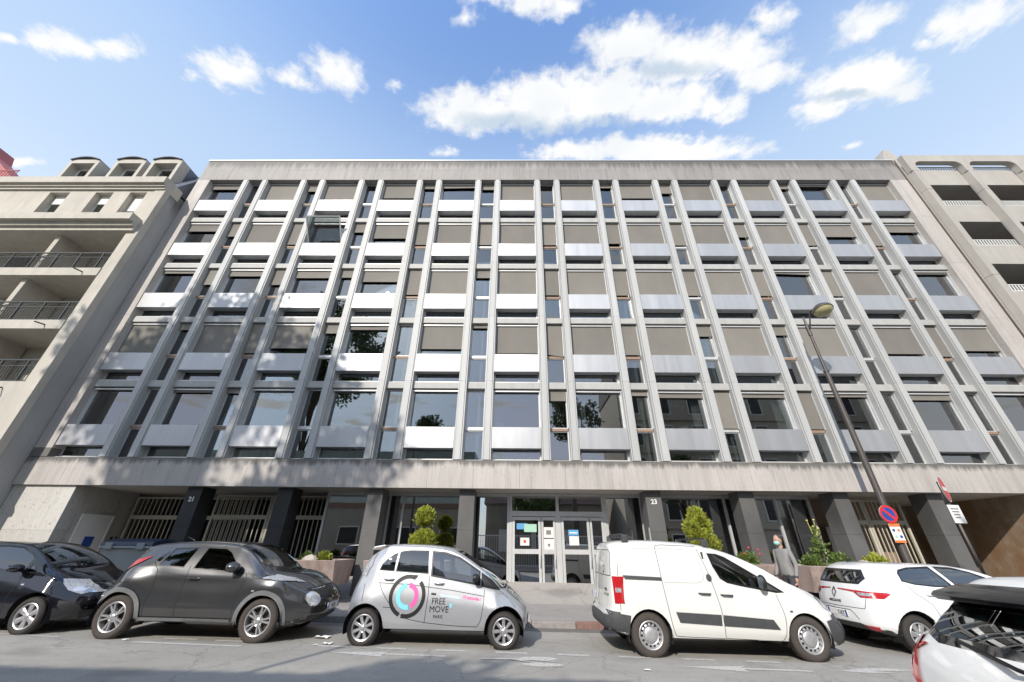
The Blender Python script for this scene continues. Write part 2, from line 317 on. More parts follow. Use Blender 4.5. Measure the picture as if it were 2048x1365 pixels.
# fins, one length to each storey
fin_prof = [(0, .40), (0, .03), (.040, .03), (.040, .065), (.052, .065), (.052, 0), (.248, 0), (.248, .065), (.260, .065), (.260, .03), (.30, .03), (.30, .40)]
def fin_mesh(h): return MB().prism([(x, y) for x, y in fin_prof], 0.003, h-.003, 'z').mesh('fin', M['fin'])
finA = fin_mesh(FH); finB = fin_mesh(ZP-ZB-4*FH)
for i in range(11):
    for dx in (0, .984):
        for k in range(5): part('fin', finB if k == 4 else finA, office, (X0+3*i+dx, D, ZB+FH*k))
WW = 1.716; NW = .684
def frame_mesh(w, z0, z1, y, t=.05, d=.06, name='window'):
    b = MB(); b.box(0, t, y, y+d, z0, z1); b.box(w-t, w, y, y+d, z0, z1); b.box(t, w-t, y, y+d, z0, z0+t); b.box(t, w-t, y, y+d, z1-t, z1); return b
def wide_window_mesh(ztop):
    b = frame_mesh(WW, 1.08, ztop-.02, .33); fr = frame_mesh(WW, .03, .46, .33)
    b.add(fr.v, fr.f)
    b.box(.0, WW, .22, .30, ztop-.10, ztop-.055)       # blind cassette rail
    b.box(0, .025, .24, .33, 1.08, ztop-.1); b.box(WW-.025, WW, .24, .33, 1.08, ztop-.1)   # guide channels
    b.box(0, WW, .18, .33, .0, .03)                    # sill
    return b.mesh('window', M['alufr'])
wA = wide_window_mesh(2.59); wB = wide_window_mesh(2.57)
paneU = boxm('pane', M['bglass'], .05, WW-.05, .358, .362, 1.13, 2.52); paneL = boxm('pane', M['bglass'], .05, WW-.05, .358, .362, .08, .41)
panel = MB().box(.012, WW-.012, .035, .30, .39, 1.11).mesh('spandrel_panel', M['alu'])
ledgeW = boxm('ledge', M['ledge'], .004, WW-.004, .16, .42, 2.595, 2.836); ledgeN = boxm('ledge', M['ledge'], .004, NW-.004, .16, .42, 2.595, 2.836)
def narrow_window_mesh():
    b = frame_mesh(NW, 1.15, 2.57, .33, .035); fr = frame_mesh(NW, .02, 1.06, .33, .035); b.add(fr.v, fr.f)
    b.box(0, NW, .20, .33, 0, .02); b.box(NW-.022, NW, .24, .33, 1.15, 2.5); return b.mesh('side_window', M['alufr'])
nA = narrow_window_mesh()
npU = boxm('pane', M['bglass'], .035, NW-.035, .358, .362, 1.185, 2.535); npL = boxm('pane', M['bglass'], .035, NW-.035, .358, .362, .055, 1.025)
cross = [boxm('crossbar', m, .02, NW-.02, .29, .33, 1.06, 1.15) for m in (M['alufr'], M['brown'])]
WD = [[0, .05, 0, 0, 0, 0, 0, .12, .10, .07, .14, 0], [.86, .92, .72, .12, .72, .84, 1, 1, .96, 1, .8, .7], [.1, .2, .26, .40, .92, .95, .93, .97, 1, .04, 1, .05],
      [.3, 1, 0, .6, 1, 1, 1, 1, .98, 1, .5, .3], [.22, 1, 1, .66, .16, .76, .97, .66, .92, 1, .06, .82]]
ND = [[.0, .12, 0, 0, 0, .28, .12, 1, 1, 0, 0], [.2, .97, .3, 0, .1, .97, .97, .35, .3, 0, .97], [.6, .6, .3, .97, .3, .97, .97, .97, .97, .97, 0],
      [.6, .97, .4, .97, .97, .97, .9, .97, .6, .97, .97], [0, .4, 0, .25, .3, 0, .2, .5, 0, .25, 0]]
def blind_mesh(w, ztop, drop, tilt=0.0, span=1.44):
    """hanging screen: slightly bellied cloth with its bottom bar"""
    b = MB(); h = max(.04, span*drop); n = 6; m = 5; zt = ztop
    g = []
    for j in range(n+1):
        for i in range(m+1):
            u = i/m; vv = j/n
            y = .268+.012*math.sin(math.pi*vv)*math.sin(math.pi*u)*random.uniform(.6, 1.2)
            g.append((.03+u*(w-.06), y, zt-h*vv-tilt*u*vv))
    b.add(g, [(j*(m+1)+i, j*(m+1)+i+1, (j+1)*(m+1)+i+1, (j+1)*(m+1)+i) for j in range(n) for i in range(m)])
    z = zt-h
    b.add([(.03, .258, z), (w-.03, .258, z-tilt), (w-.03, .28, z-tilt), (.03, .28, z), (.03, .258, z-.022), (w-.03, .258, z-.022-tilt), (w-.03, .28, z-.022-tilt), (.03, .28, z-.022)],
          [(0, 1, 5, 4), (3, 2, 6, 7), (4, 5, 6, 7), (0, 3, 7, 4), (1, 2, 6, 5), (0, 1, 2, 3)])
    return b.mesh('blind', M['blind'], fix=False)
M['curtain'] = mat('net_curtain', (.62, .62, .60), .9, 0, .1, 3); M['desk'] = mat('office_clutter', (.34, .30, .26), .8, 0, .3, 6); M['lamp_white'] = mat('ceiling_fitting', (.75, .75, .73), .6)
def room_bits(w, drop):
    """what stands behind the pane: curtain, boxes on the sill, ceiling fitting"""
    side = random.random() < .5; x0 = .10 if side else WW-.42; n = 14; g = []
    for i in range(n+1):
        for zz in (1.12, 2.5): g.append((x0+.32*i/n, .55+.035*math.sin(i*1.9), zz))
    if random.random() < .55: b = MB(); b.add(g, [(2*i, 2*i+1, 2*i+3, 2*i+2) for i in range(n)]); b.build('curtain', M['curtain'], w, fix=False)
    x = .15
    while x < WW-.4 and random.random() < .8:
        ww = random.uniform(.12, .35); obj('sill_item', boxm('sill_item', M['desk'] if random.random() < .6 else M['curtain'], x, x+ww, .50, .75, 1.10, 1.16+random.uniform(.05, .30)), w); x += ww+random.uniform(.1, .5)
    obj('ceiling_light', boxm('ceiling_light', M['lamp_white'], .3, 1.4, 1.6, 1.85, 2.50, 2.58), w)
TILT = {(4, 4): -.05, (2, 9): .06, (2, 5): -.02}
rels = Vector((0, 0, 0))
for k in range(5):
    z = ZB+FH*k
    for i in range(12):
        x = X0+3*i-WW; top = k == 4
        w = part('window', wB if top else wA, office, (x, D, z))
        obj('pane', paneU, w); obj('pane', paneL, w)
        dr = WD[k][i]
        if (k, i) == (3, 2):                               # top-hung sash standing open
            s = frame_mesh(WW-.12, 0, 1.36, 0, .05, .05, 'sash').build('sash', M['alufr'], w, (.06, .33, 2.52)); s.rotation_euler = (math.radians(-58), 0, 0)
            s.location = (.06, .33, 1.22); s.rotation_euler = (math.radians(38), 0, 0)
            obj('pane', boxm('pane', M['bglass'], .05, WW-.17, .02, .024, .05, 1.31), w, (.06, .33, 1.22)).rotation_euler = (math.radians(38), 0, 0)
        if dr > .03: obj('blind', blind_mesh(WW, (2.57 if top else 2.59)-.09, dr, TILT.get((k, i), 0.0)), w)
        pn = part('spandrel_panel', panel, office, (x, D+random.uniform(-.004, .004), z+random.uniform(-.004, .004))); pn.rotation_euler = (math.radians(random.uniform(-.35, .35)), 0, math.radians(random.uniform(-.12, .12)))
        if random.random() < .45 or k == 0: room_bits(w, dr)
        if not top: part('ledge', ledgeW, office, (x, D, z))
    for j in range(11):
        x = X0+3*j+.30
        w = part('side_window', nA, office, (x, D, z)); obj('pane', npU, w); obj('pane', npL, w)
        obj('crossbar', cross[1 if (j*7+k*5) % 5 < 3 else 0], w)
        if ND[k][j] > .03: obj('blind', blind_mesh(NW, 2.56, ND[k][j], .10 if (k, j) == (1, 5) else 0, 1.36), w)
        if k < 4: part('ledge', ledgeN, office, (x, D, z))
# inside of the storeys
for k in range(6):
    z = ZB+FH*k if k < 5 else ZP+.27
    part('floor_slab', boxm('floor_slab', M['room'], XL+.05, XR-.05, D+.40, D+6.5, z-.25, z-.004), office)
b = MB().box(XL+.02, XR-.02, D+6.5, D+6.8, -1, ZT); b.box(XL+.001, XL+.25, D+.345, D+6.5, -1, ZT-.001); b.box(XR-.25, XR-.001, D+.345, D+6.5, -1, ZT-.001); b.box(XL+.25, XR-.25, D+.302, D+.45, ZP+.03, ZT-.001)
b.build('wall', M['room'], office, -OFF)
for k in range(5):
    for i in (1, 3, 4, 6, 7, 9, 11):
        x = X0+3*i-1.1+.5
        part('partition', boxm('partition', M['room'], x+1.3, x+1.4, D+.45, D+6.45, ZB+FH*k+.002, ZB+FH*(k+1)-.255), office)
# fascia back, soffit
part('soffit', boxm('soffit', M['soffit'], XL+.02, XR-.02, D+.262, D+6.4, 3.23, 3.60), office)
part('lintel', boxm('lintel', M['soffit'], XL+.02, XR-.02, D+.262, D+.40, 3.604, ZB-.02), office)
# granite columns
colx = [-10.81, -7.81, -4.83, -1.82, 4.22, 7.23, 10.27, 13.26]
for i, x in enumerate(colx):
    zs = (-.3, .95, 2.02, 3.228)
    for a, c in zip(zs[:-1], zs[1:]):
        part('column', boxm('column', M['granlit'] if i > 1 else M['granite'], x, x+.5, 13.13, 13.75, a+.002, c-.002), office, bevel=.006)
def digits(txt, x, z):
    o = obj('number', text_mesh(txt, .20, M['signwhite'], .004, .006), office, Vector((x, 13.122, z))-OFF); o.rotation_euler = (math.pi/2, 0, 0)
digits('21', -10.56, 2.78); digits('23', 4.47, 2.83)
part('entry_phone', boxm('entry_phone', M['alufr'], 4.205, 4.22, 13.18, 13.27, 1.75, 2.15), office)
# ground floor left: stone pier, side wall with service door, gates
for a, c in ((-.3, .62), (.62, 1.90), (1.90, 3.22)):
    part('stone_panel', boxm('stone_panel', M['travl'], XL+.002, -14.37, 12.95, 13.4, a+.002, c-.002), office)
part('side_wall', boxm('side_wall', M['travl'], -14.9, -14.36, 13.402, 15.3, -.3, 3.225), office)
part('pier', boxm('pier', M['travl'], XL+.03, -14.9, 13.402, 15.3, -.3, 3.222), office)
dr = part('door', MB().box(-14.36, -14.33, 13.62, 14.62, .1, 2.36).box(-14.36, -14.31, 13.56, 13.62, .1, 2.42).box(-14.36, -14.31, 14.62, 14.68, .1, 2.42).box(-14.36, -14.31, 13.62, 14.62, 2.36, 2.42).mesh('door', M['white']), office)
part('sign', boxm('sign', M['blue'], -14.33, -14.32, 13.98, 14.30, 1.45, 1.75), dr, base=Vector()); part('handle', boxm('handle', M['alufr'], -14.33, -14.27, 14.5, 14.54, 1.05, 1.17), dr, base=Vector())
for o in dr.children: o.location = Vector()
for y in (14.95, 15.12): part('intercom', boxm('intercom', M['black'], -14.36, -14.34, y-.035, y+.035, 1.66, 1.76), office)
barm = {}
def gate(x0, x1, y, z0, z1, zr, step=.185, rail=.13, label=None):
    b = MB().box(x0, x0+.07, y, y+.07, z0, z1).box(x1-.07, x1, y, y+.07, z0, z1).box(x0+.07, x1-.07, y, y+.07, z1-.05, z1).box(x0+.07, x1-.07, y-.01, y+.07, zr, zr+rail).box(x0+.07, x1-.07, y, y+.07, z0, z0+.45)
    g = part('gate', b.mesh('gate', M['cream']), office)
    for a, c in ((z0+.45, zr), (zr+rail, z1-.05)):
        key = round(c-a, 3)
        if key not in barm: barm[key] = boxm('bar', M['cream'], -.014, .014, 0, .028, 0, c-a)
        n = int((x1-x0-.14)/step)
        for i in range(1, n+1): obj('bar', barm[key], g, (x0+.07+(x1-x0-.14)*i/(n+1), y+.02, a))
    return g
gate(-14.28, -11.9, 15.2, .1, 3.10, 2.35); gate(-11.88, -9.75, 15.2, .1, 3.10, 2.35)
gate(-10.75, -8.72, 14.5, .1, 3.12, 2.35); gate(-8.70, -6.68, 14.5, .1, 3.12, 2.35)
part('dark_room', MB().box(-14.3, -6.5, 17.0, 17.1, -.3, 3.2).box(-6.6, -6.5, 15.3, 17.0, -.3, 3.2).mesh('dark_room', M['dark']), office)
# ground floor glazing
def shopfront(x0, x1, muls, sill=.45):
    b = MB().box(x0, x1, 14.17, 14.25, 3.12, 3.225).box(x0, x1, 14.16, 14.26, sill-.3, sill)
    for m in muls: b.box(m-.035, m+.035, 14.15, 14.26, sill, 3.12)
    w = part('shop_window', b.mesh('shop_window', M['alufr']), office)
    for a, c in zip(muls[:-1], muls[1:]): obj('pane', boxm('pane', M['sglass'], a+.035, c-.035, 14.20, 14.208, sill, 3.12), w)
    return w
shopfront(-6.62, -.20, [-6.58, -4.4, -3.9, -1.78, -.24])
shopfront(3.08, 10.2, [3.12, 4.35, 5.05, 7.25, 9.0, 10.16])
# entrance: two double doors with transom lights
en = part('entrance', MB().box(-.20, -.11, 14.12, 14.28, .3, 3.225).box(2.99, 3.08, 14.12, 14.28, .3, 3.225).box(1.40, 1.50, 14.12, 14.28, 2.66, 3.2).box(-.11, 2.99, 14.12, 14.28, 2.50, 2.66).box(-.11, 2.99, 14.13, 14.27, 3.15, 3.224)
          .box(1.36, 1.54, 14.12, 14.28, .3, 2.5).mesh('entrance', M['alufr']), office)
for a, c in ((-.11, 1.40), (1.50, 2.99)): obj('pane', boxm('pane', M['sglass'], a, c, 14.2, 14.208, 2.66, 3.15), en)
def leaf(x0, x1):
    t = .085 if x1-x0 > .6 else .07
    b = MB().box(x0, x0+t, 14.10, 14.16, .36, 2.48).box(x1-t, x1, 14.10, 14.16, .36, 2.48).box(x0+t, x1-t, 14.10, 14.16, 2.38, 2.48).box(x0+t, x1-t, 14.10, 14.16, 1.38, 1.52).box(x0+t, x1-t, 14.10, 14.16, .36, .54)
    d = part('door', b.mesh('door', M['alufr']), office)
    obj('pane', boxm('pane', M['sglass'], x0+t, x1-t, 14.127, 14.133, .54, 1.38), d); obj('pane', boxm('pane', M['sglass'], x0+t, x1-t, 14.127, 14.133, 1.52, 2.38), d)
    obj('handle', MB().tube([(x1-.04, 14.10, 1.0), (x1-.04, 14.04, 1.02), (x1-.04, 14.04, 1.35), (x1-.04, 14.10, 1.37)], .012, 6).mesh('handle', M['alufr'], True), d)
    return d
for a, c in ((-.10, .86), (.88, 1.35), (1.55, 2.50), (2.52, 2.98)):
    d = leaf(a, c)
    def note(x0, x1, z0, z1, m, nm='notice', y=14.118): obj(nm, boxm(nm, M[m], x0, x1, y, y+.005, z0, z1), d)
    if a < 0: note(.05, .42, 2.10, 2.28, 'lblue'); note(.30, .72, 2.02, 2.26, 'green', y=14.112); note(.17, .47, 1.62, 1.85, 'paper'); note(.28, .36, 1.70, 1.78, 'red', y=14.114)
    elif a < 1: note(.96, 1.28, 1.85, 2.17, 'paper'); note(1.04, 1.20, 1.95, 2.08, 'grey', y=14.114); note(.96, 1.28, 1.52, 1.82, 'paper'); note(1.08, 1.16, 1.6, 1.68, 'grey', y=14.114)
    elif a < 2: note(1.78, 2.12, 1.93, 2.10, 'lblue'); note(1.82, 2.08, 1.99, 2.03, 'paper', y=14.113); note(1.80, 2.12, 1.64, 1.91, 'paper')
part('step', boxm('step', M['soffit'], -.25, 3.15, 13.65, 14.5, .05, .355), office)
part('shop_floor', boxm('shop_floor', M['carpet'], -6.45, XR-.3, 14.3, D+6.4, .1, .3), office)
part('inner_wall', boxm('inner_wall', M['grey'], -6.45, 10.2, 17.4, 17.5, .3, 3.22), office)
# right: gate between the columns, passage with stained stone wall
gate(10.80, 12.0, 14.2, .1, 3.12, 2.35, .15); gate(12.02, 13.3, 14.2, .1, 3.12, 2.35, .15)
part('dark_room', boxm('dark_room', M['brown'], 10.3, 13.4, 15.2, 15.3, -.3, 3.2), office)
part('door', boxm('door', M['alufr'], 11.0, 12.0, 14.9, 14.98, .1, 2.3), office)
part('passage_wall', boxm('passage_wall', M['travr'], 16.62, 17.0, 12.96, 18, -.5, 3.226), office); part('pier', boxm('pier', M['travl'], 17.002, XR-.01, 12.95, 14, -.5, 3.224), office)
part('passage_back', boxm('passage_back', M['travr'], 13.3, 16.62, 17.6, 17.8, -.5, 3.22), office)
# ---------------------------------------------------------------- neighbour, left
NLm = dict(wall=mat('cream_render', (.45, .42, .365), .8, 0, .12, .8, (1, 1, .35), .05, 60, vs2=4), rail=mat('balcony_iron', (.03, .035, .037), .5), roofz=mat('zinc_roof', (.14, .16, .19), .45, .6, .12, 3),
           brick=mat('brick_red', (.24, .075, .05), .8, 0, .25, 14), mortar=mat('mortar', (.33, .27, .23), .9), shut=mat('roller_shutter', (.66, .65, .62), .6), ret=stone('render_grey', (.36, .355, .345), (.2, .19, .17), .08, .1, 12, drips=[(16.6, 1.6)]))
NL = thing('apartment_building', 'cream rendered apartment house with dark iron balconies and zinc dormers, left of the office building', 'building', (-22, 13, 0))
B2 = Vector((-22, 13, 0)); XA = -16.46; XZ = -31.0
def pl(name, m, x0, x1, y0, y1, z0, z1): return part(name, boxm(name, m, x0, x1, y0, y1, z0, z1), NL, base=B2)
pl('pier', NLm['wall'], -16.95, XA, 11.9, 12.15, -.3, 16.1)
pl('return_wall', NLm['ret'], -16.95, XA-.012, 12.152, 20, -.3, 16.4)
pl('pier', NLm['wall'], -24.6, -24.1, 11.9, 12.2, 4.5, 13.6); pl('wall', NLm['wall'], XZ, -16.952, 13.5, 20, 4.4, 16.4)
pl('base_wall', NLm['wall'], XZ, -16.952, 11.92, 13.45, 3.3, 6.25); pl('cornice', NLm['wall'], XZ, -16.44, 11.70, 12.1, 3.16, 3.298)
pl('brick_base', NLm['mortar'], XZ, XA-.02, 11.95, 13.4, -.3, 3.15)
bk = boxm('brick', NLm['brick'], .004, .206, 0, .03, .004, .061)
for r in range(18):
    for c in range(6): obj('brick', bk, NL, Vector((-16.49-.215*(c+1)+(.107 if r % 2 else 0)-.11, 11.935, 1.95+r*.066))-B2)
for zb in (6.25, 8.75, 11.25):
    if zb > 7: pl('balcony_slab', NLm['wall'], -24.1, -16.955, 11.86, 13.5, zb-.22, zb+.16)
    else: pl('balcony_slab', NLm['wall'], -24.1, -16.955, 11.93, 13.5, zb+.002, zb+.2)
    b = MB(); z0 = zb+.2; z1 = zb+1.06
    b.box(-24.1, -16.96, 11.95, 11.99, z1-.05, z1); b.box(-24.1, -16.96, 11.955, 11.985, z0+.02, z0+.05); b.box(-24.1, -16.96, 11.955, 11.985, z1-.27, z1-.24)
    x = -24.05
    while x < -16.98:
        b.box(x, x+.045, 11.945, 11.995, z0-.05, z1-.05)
        for q in range(1, 9): b.box(x+q*.105, x+q*.105+.014, 11.962, 11.978, z0+.05, z1-.27)
        b.tube([(x+.05, 11.97, z1-.25), (x+.9, 11.97, z1-.06)], .010, 4); b.tube([(x+.05, 11.97, z1-.06), (x+.9, 11.97, z1-.25)], .010, 4)
        x += .95
    part('railing', b.mesh('railing', NLm['rail']), NL, base=B2)
    for xw in (-17.9, -20.3, -22.6):
        w = pl('window', M['white'], xw-1.2, xw, 13.44, 13.498, zb+.2, zb+2.15); obj('pane', boxm('pane', M['bglass'], xw-1.1, xw-.1, 13.43, 13.438, zb+.3, zb+2.05), w)
    pl('partition', NLm['wall'], -20.2, -20.0, 12.1, 13.44, zb+.2, zb+2.3)
    part('drain_spout', MB().tube([(-17.6, 11.9, zb-.05), (-17.62, 11.55, zb-.10)], .025, 6).mesh('drain_spout', NLm['rail'], True), NL, base=B2)
# big moulded ledge and attic
for a, c, y in ((13.42, 13.60, 11.78), (13.60, 13.78, 11.66), (13.78, 14.14, 11.45)): pl('ledge', NLm['wall'], XZ, -16.62, y, 13.5, a+.001, c)
pl('attic_wall', NLm['wall'], XZ, -21.9, 11.93, 12.4, 14.14, 16.1)
for a, c in ((-20.95, -19.72), (-18.88, -18.1), (-17.30, -16.955)): pl('attic_wall', NLm['wall'], a, c, 11.93, 12.4, 14.14, 16.1)
for a, c in ((-21.9, -20.95), (-19.72, -18.88), (-18.1, -17.30)):
    pl('lintel', NLm['wall'], a, c, 11.932, 12.4, 15.98, 16.1); w = pl('window', M['white'], a, c, 12.22, 12.38, 14.2, 15.98); obj('pane', boxm('pane', M['bglass'], a+.08, c-.08, 12.21, 12.218, 14.25, 15.9), w)
    obj('shutter', boxm('shutter', NLm['shut'], a+.03, c-.03, 12.17, 12.205, 15.0 if a > -18.5 else 15.45, 15.98), w)
for a, c, y in ((16.1, 16.22, 11.84), (16.22, 16.34, 11.76), (16.34, 16.72, 11.64)): pl('cornice', NLm['wall'], XZ, XA-.01, y, 12.6, a+.001, c)
part('roof', MB().prism([(12.3, 16.72), (13.6, 19.2), (20, 20.2), (20, 16.72)], XZ, -16.7, 'x').mesh('roof', NLm['roofz']), NL, base=B2)
for x in (-22.55, -20.1, -18.2):
    b = MB(); n = 9; w = .76; z0, z1 = 16.8, 19.1
    arc = [(x-w+2*w*i/(n-1), z1+.2*math.sin(math.pi*i/(n-1))) for i in range(n)]
    outer = [(x-w, z0)]+arc+[(x+w, z0)]
    d = part('dormer', MB().prism(outer, 13.0, 15.6).mesh('dormer', NLm['roofz']), NL, base=B2)
    fr = MB().box(x-w-.02, x-w+.15, 12.5, 12.998, 16.73, z1).box(x+w-.15, x+w+.02, 12.5, 12.998, 16.73, z1).box(x-w+.15, x+w-.15, 12.5, 12.998, z1-.22, z1+.06).box(x-w+.15, x+w-.15, 12.5, 12.998, 16.73, 16.95)
    obj('surround', fr.mesh('surround', NLm['wall']), d)
    obj('pane', boxm('pane', M['bglass'], x-w+.15, x+w-.15, 12.95, 12.96, 16.95, z1-.22), d); obj('window_frame', frame_mesh(2*w-.3, 16.95, z1-.22, 12.88, .07, .05).mesh('window_frame', M['white']), d, (x-w+.15, 0, 0))
    obj('guard_rail', MB().box(x-w+.15, x+w-.15, 12.52, 12.54, 17.62, 17.66).box(x-w+.15, x+w-.15, 12.52, 12.54, 17.4, 17.43).mesh('guard_rail', NLm['rail']), d)
    obj('cap', MB().prism(arc+[(p[0], p[1]+.05) for p in arc[::-1]], 12.42, 15.6).mesh('cap', NLm['roofz']), d)
M['flare_red'] = mat('lens_flare_red', (.36, .10, .10), .6, 0, .15, 2)  # red lens-flare tint put into the colour of gable and railing
part('gable', MB().prism([(-31, 16.7), (-25.0, 16.7), (-25.2, 17.5), (-27.6, 19.5), (-27.9, 20.2), (-31, 20.2)], 12.3, 13.2).mesh('gable', M['flare_red']), NL, base=B2)
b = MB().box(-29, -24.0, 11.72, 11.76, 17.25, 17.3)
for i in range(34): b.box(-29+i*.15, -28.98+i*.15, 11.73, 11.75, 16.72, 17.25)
part('railing', b.mesh('railing', M['flare_red']), NL, base=B2)
# ---------------------------------------------------------------- neighbour, right
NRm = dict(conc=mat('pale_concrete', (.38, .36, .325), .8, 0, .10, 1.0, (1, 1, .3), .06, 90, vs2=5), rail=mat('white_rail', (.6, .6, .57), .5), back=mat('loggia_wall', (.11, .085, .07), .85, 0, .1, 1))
NR = thing('apartment_building', 'pale concrete apartment block with deep loggias behind tall ribs, right of the office building', 'building', (25, 13, 0)); B3 = Vector((25, 13, 0))
def pr(name, m, x0, x1, y0, y1, z0, z1): return part(name, boxm(name, m, x0, x1, y0, y1, z0, z1), NR, base=B3)
ribs = [19.80+2.72*i for i in range(5)]
for x in ribs:
    for zz0, zz1 in ((-.5, 6.5), (6.5, 11.72), (11.72, 16.94), (16.94, 18.3)):
        part('rib', MB().prism([(x, 12.75), (x+.05, 12.50), (x+.32, 12.50), (x+.37, 12.75), (x+.37, 12.80), (x, 12.80)], zz0+.008, zz1-.008, 'z').mesh('rib', NRm['conc']), NR, base=B3)
for i, x in enumerate(ribs[:-1]):                        # rounded tops of the openings
    a, c = x+.37, x+2.72-.001; r = .35; zt = 19.0
    arc = [(c-r+r*math.cos(t), zt-r+r*math.sin(t)) for t in np.linspace(0, math.pi/2, 7)]+[(a+r*math.cos(t), zt-r+r*math.sin(t)) for t in np.linspace(math.pi/2, math.pi, 7)][1:]
    arc = [(a+r-r*math.cos(t), zt-r+r*math.sin(t)) for t in np.linspace(0, math.pi/2, 7)]+[(c-r+r*math.sin(t), zt-r+r*math.cos(t)) for t in np.linspace(0, math.pi/2, 7)]
    pts = [(x, 18.3), (a, 18.3)]+arc+[(c, 18.3), (x+2.72, 18.3), (x+2.72, 19.48), (x, 19.48)]
    part('top_beam', MB().prism(pts, 12.50, 12.75).mesh('top_beam', NRm['conc']), NR, base=B3)
z = 18.62
for lev in range(8):
    zt = 18.62-2.52*lev
    if zt < 2: break
    pr('parapet', NRm['conc'], 19.8, 31, 12.78, 12.95, zt-1.06, zt)
    pr('floor_slab', NRm['conc'], 19.8, 31, 12.952, 14.6, zt-1.05, zt-.85)
    b = MB().box(19.8, 31, 12.84, 12.88, zt+.36, zt+.40).box(19.8, 31, 12.84, 12.88, zt+.04, zt+.08)
    x = 19.9
    while x < 31: b.box(x, x+.05, 12.845, 12.875, zt+.08, zt+.36); x += .13
    part('railing', b.mesh('railing', NRm['rail']), NR, base=B3)
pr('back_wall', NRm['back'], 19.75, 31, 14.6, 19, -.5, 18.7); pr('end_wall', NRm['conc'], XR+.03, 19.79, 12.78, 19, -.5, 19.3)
for zz in (16.3, 13.8, 11.3, 8.8): pr('window', M['alufr'], 21.2, 22.2, 14.56, 14.598, zz-1.0, zz+1.0)
part('roof_wedge', MB().prism([(20.2, 19.0), (22.6, 19.0), (21.5, 21.95), (21.2, 21.95)], 13.9, 14.6).mesh('roof_wedge', NRm['conc']), NR, base=B3)
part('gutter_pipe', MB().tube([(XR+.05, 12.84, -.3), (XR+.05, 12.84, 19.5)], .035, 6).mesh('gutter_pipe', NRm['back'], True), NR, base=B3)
# ---------------------------------------------------------------- ground, road, pavement
def asphalt(name, base, patch=.18, oil=True):
    m, t, b = NT(name); b.inputs['Roughness'].default_value = .85
    n = pos_noise(t, 140, (1, 1, 1), 2, .6); r = ramp(t, n.outputs[0], [(.3, .60), (.7, 1.38)]); c = mul(t, base, r.outputs[0])
    n2 = pos_noise(t, .55, (.35, 1.4, 1), 5, .6, 2); r2 = ramp(t, n2.outputs[0], [(.3, 1-patch), (.7, 1+patch*.6)]); c = mul(t, c, r2.outputs[0])
    n3 = pos_noise(t, 2.6, (1, 1, 1), 4, .65, 6); r3 = ramp(t, n3.outputs[0], [(.25, .84), (.5, 1.0)]); c = mul(t, c, r3.outputs[0])
    g = t.nodes.new('ShaderNodeNewGeometry'); ws_ = pos_noise(t, 1.2, (1, 1, 1), 4, .6, 8); ad = t.nodes.new('ShaderNodeVectorMath'); ad.operation = 'ADD'; t.links.new(g.outputs['Position'], ad.inputs[0]); t.links.new(ws_.outputs['Color'], ad.inputs[1])
    vo = t.nodes.new('ShaderNodeTexVoronoi'); vo.feature = 'DISTANCE_TO_EDGE'; vo.inputs['Scale'].default_value = .42; t.links.new(ad.outputs[0], vo.inputs['Vector']); rc = ramp(t, vo.outputs['Distance'], [(.0, .72), (.010, 1.0)]); c = mul(t, c, rc.outputs[0])
    st = pos_noise(t, .9, (.6, 1, 1), 3, .5, 12); rs = ramp(t, st.outputs[0], [(.60, 1.0), (.74, .72)]); c = mul(t, c, rs.outputs[0])
    t.links.new(c, b.inputs['Base Color'])
    bp = t.nodes.new('ShaderNodeBump'); bp.inputs['Strength'].default_value = .35; bp.inputs['Distance'].default_value = .004
    t.links.new(n.outputs[0], bp.inputs['Height']); t.links.new(bp.outputs[0], b.inputs['Normal']); return m
M['road'] = asphalt('asphalt', (.33, .315, .285)); M['pave'] = asphalt('pavement_asphalt', (.31, .29, .27), .10)
M['kerb'] = mat('granite_kerb', (.27, .25, .235), .75, 0, .25, 9, (1, 1, 1), .15, 80); M['kerbred'] = mat('rusty_kerb', (.22, .13, .11), .8, 0, .3, 12)
def worn(name, base):
    m, t, b = NT(name); b.inputs['Roughness'].default_value = .7
    n = pos_noise(t, 22, (1, 1, 1), 6, .7, 4); r = ramp(t, n.outputs[0], [(.36, 0), (.52, 1)])
    f = t.nodes.new('ShaderNodeMix'); f.data_type = 'RGBA'; t.links.new(r.outputs[0], f.inputs[0]); f.inputs[6].default_value = (.32, .305, .28, 1); f.inputs[7].default_value = (*base, 1)
    t.links.new(f.outputs[2], b.inputs['Base Color']); return m
M['mark'] = worn('road_paint', (.50, .49, .465))
M['earth'] = mat('earth', (.11, .08, .055), .95, 0, .3, 8, (1, 1, 1), .6, 40); M['ground'] = mat('far_ground', (.18, .175, .16), .9, 0, .2, .3)
def sheet(pts, name, m, z=0.0, parent=None):
    me = bpy.data.meshes.new(name); me.from_pydata([(x, y, gz(x)+z) for x, y in pts], [], [tuple(range(len(pts)))]); me.materials.append(m); me.update()
    if me.polygons[0].normal.z < 0: me.flip_normals()
    return obj(name, me, parent)
struct(sheet([(-300, -300), (300, -300), (300, 300), (-300, 300)], 'ground', M['ground'], -2.6))
for v in bpy.data.objects['ground'].data.vertices: v.co.z = -2.6
road = struct(sheet([(-120, -3.4), (120, -3.4), (120, 10.5), (-120, 10.5)], 'road', M['road']))
pv = MB(); xs = (-120, 120)
vs = []
for x in xs: vs += [(x, 10.66, gz(x)+.13), (x, 13.0, gz(x)+.18), (x, 15.6, .27+gz(x)*.3), (x, 19.0, .28), (x, 10.66, gz(x)-.4)]
pvm = bpy.data.meshes.new('pavement'); pvm.from_pydata(vs, [], [(0, 5, 6, 1), (1, 6, 7, 2), (2, 7, 8, 3), (4, 9, 5, 0)]); pvm.materials.append(M['pave'])
pave = struct(obj('pavement', pvm))
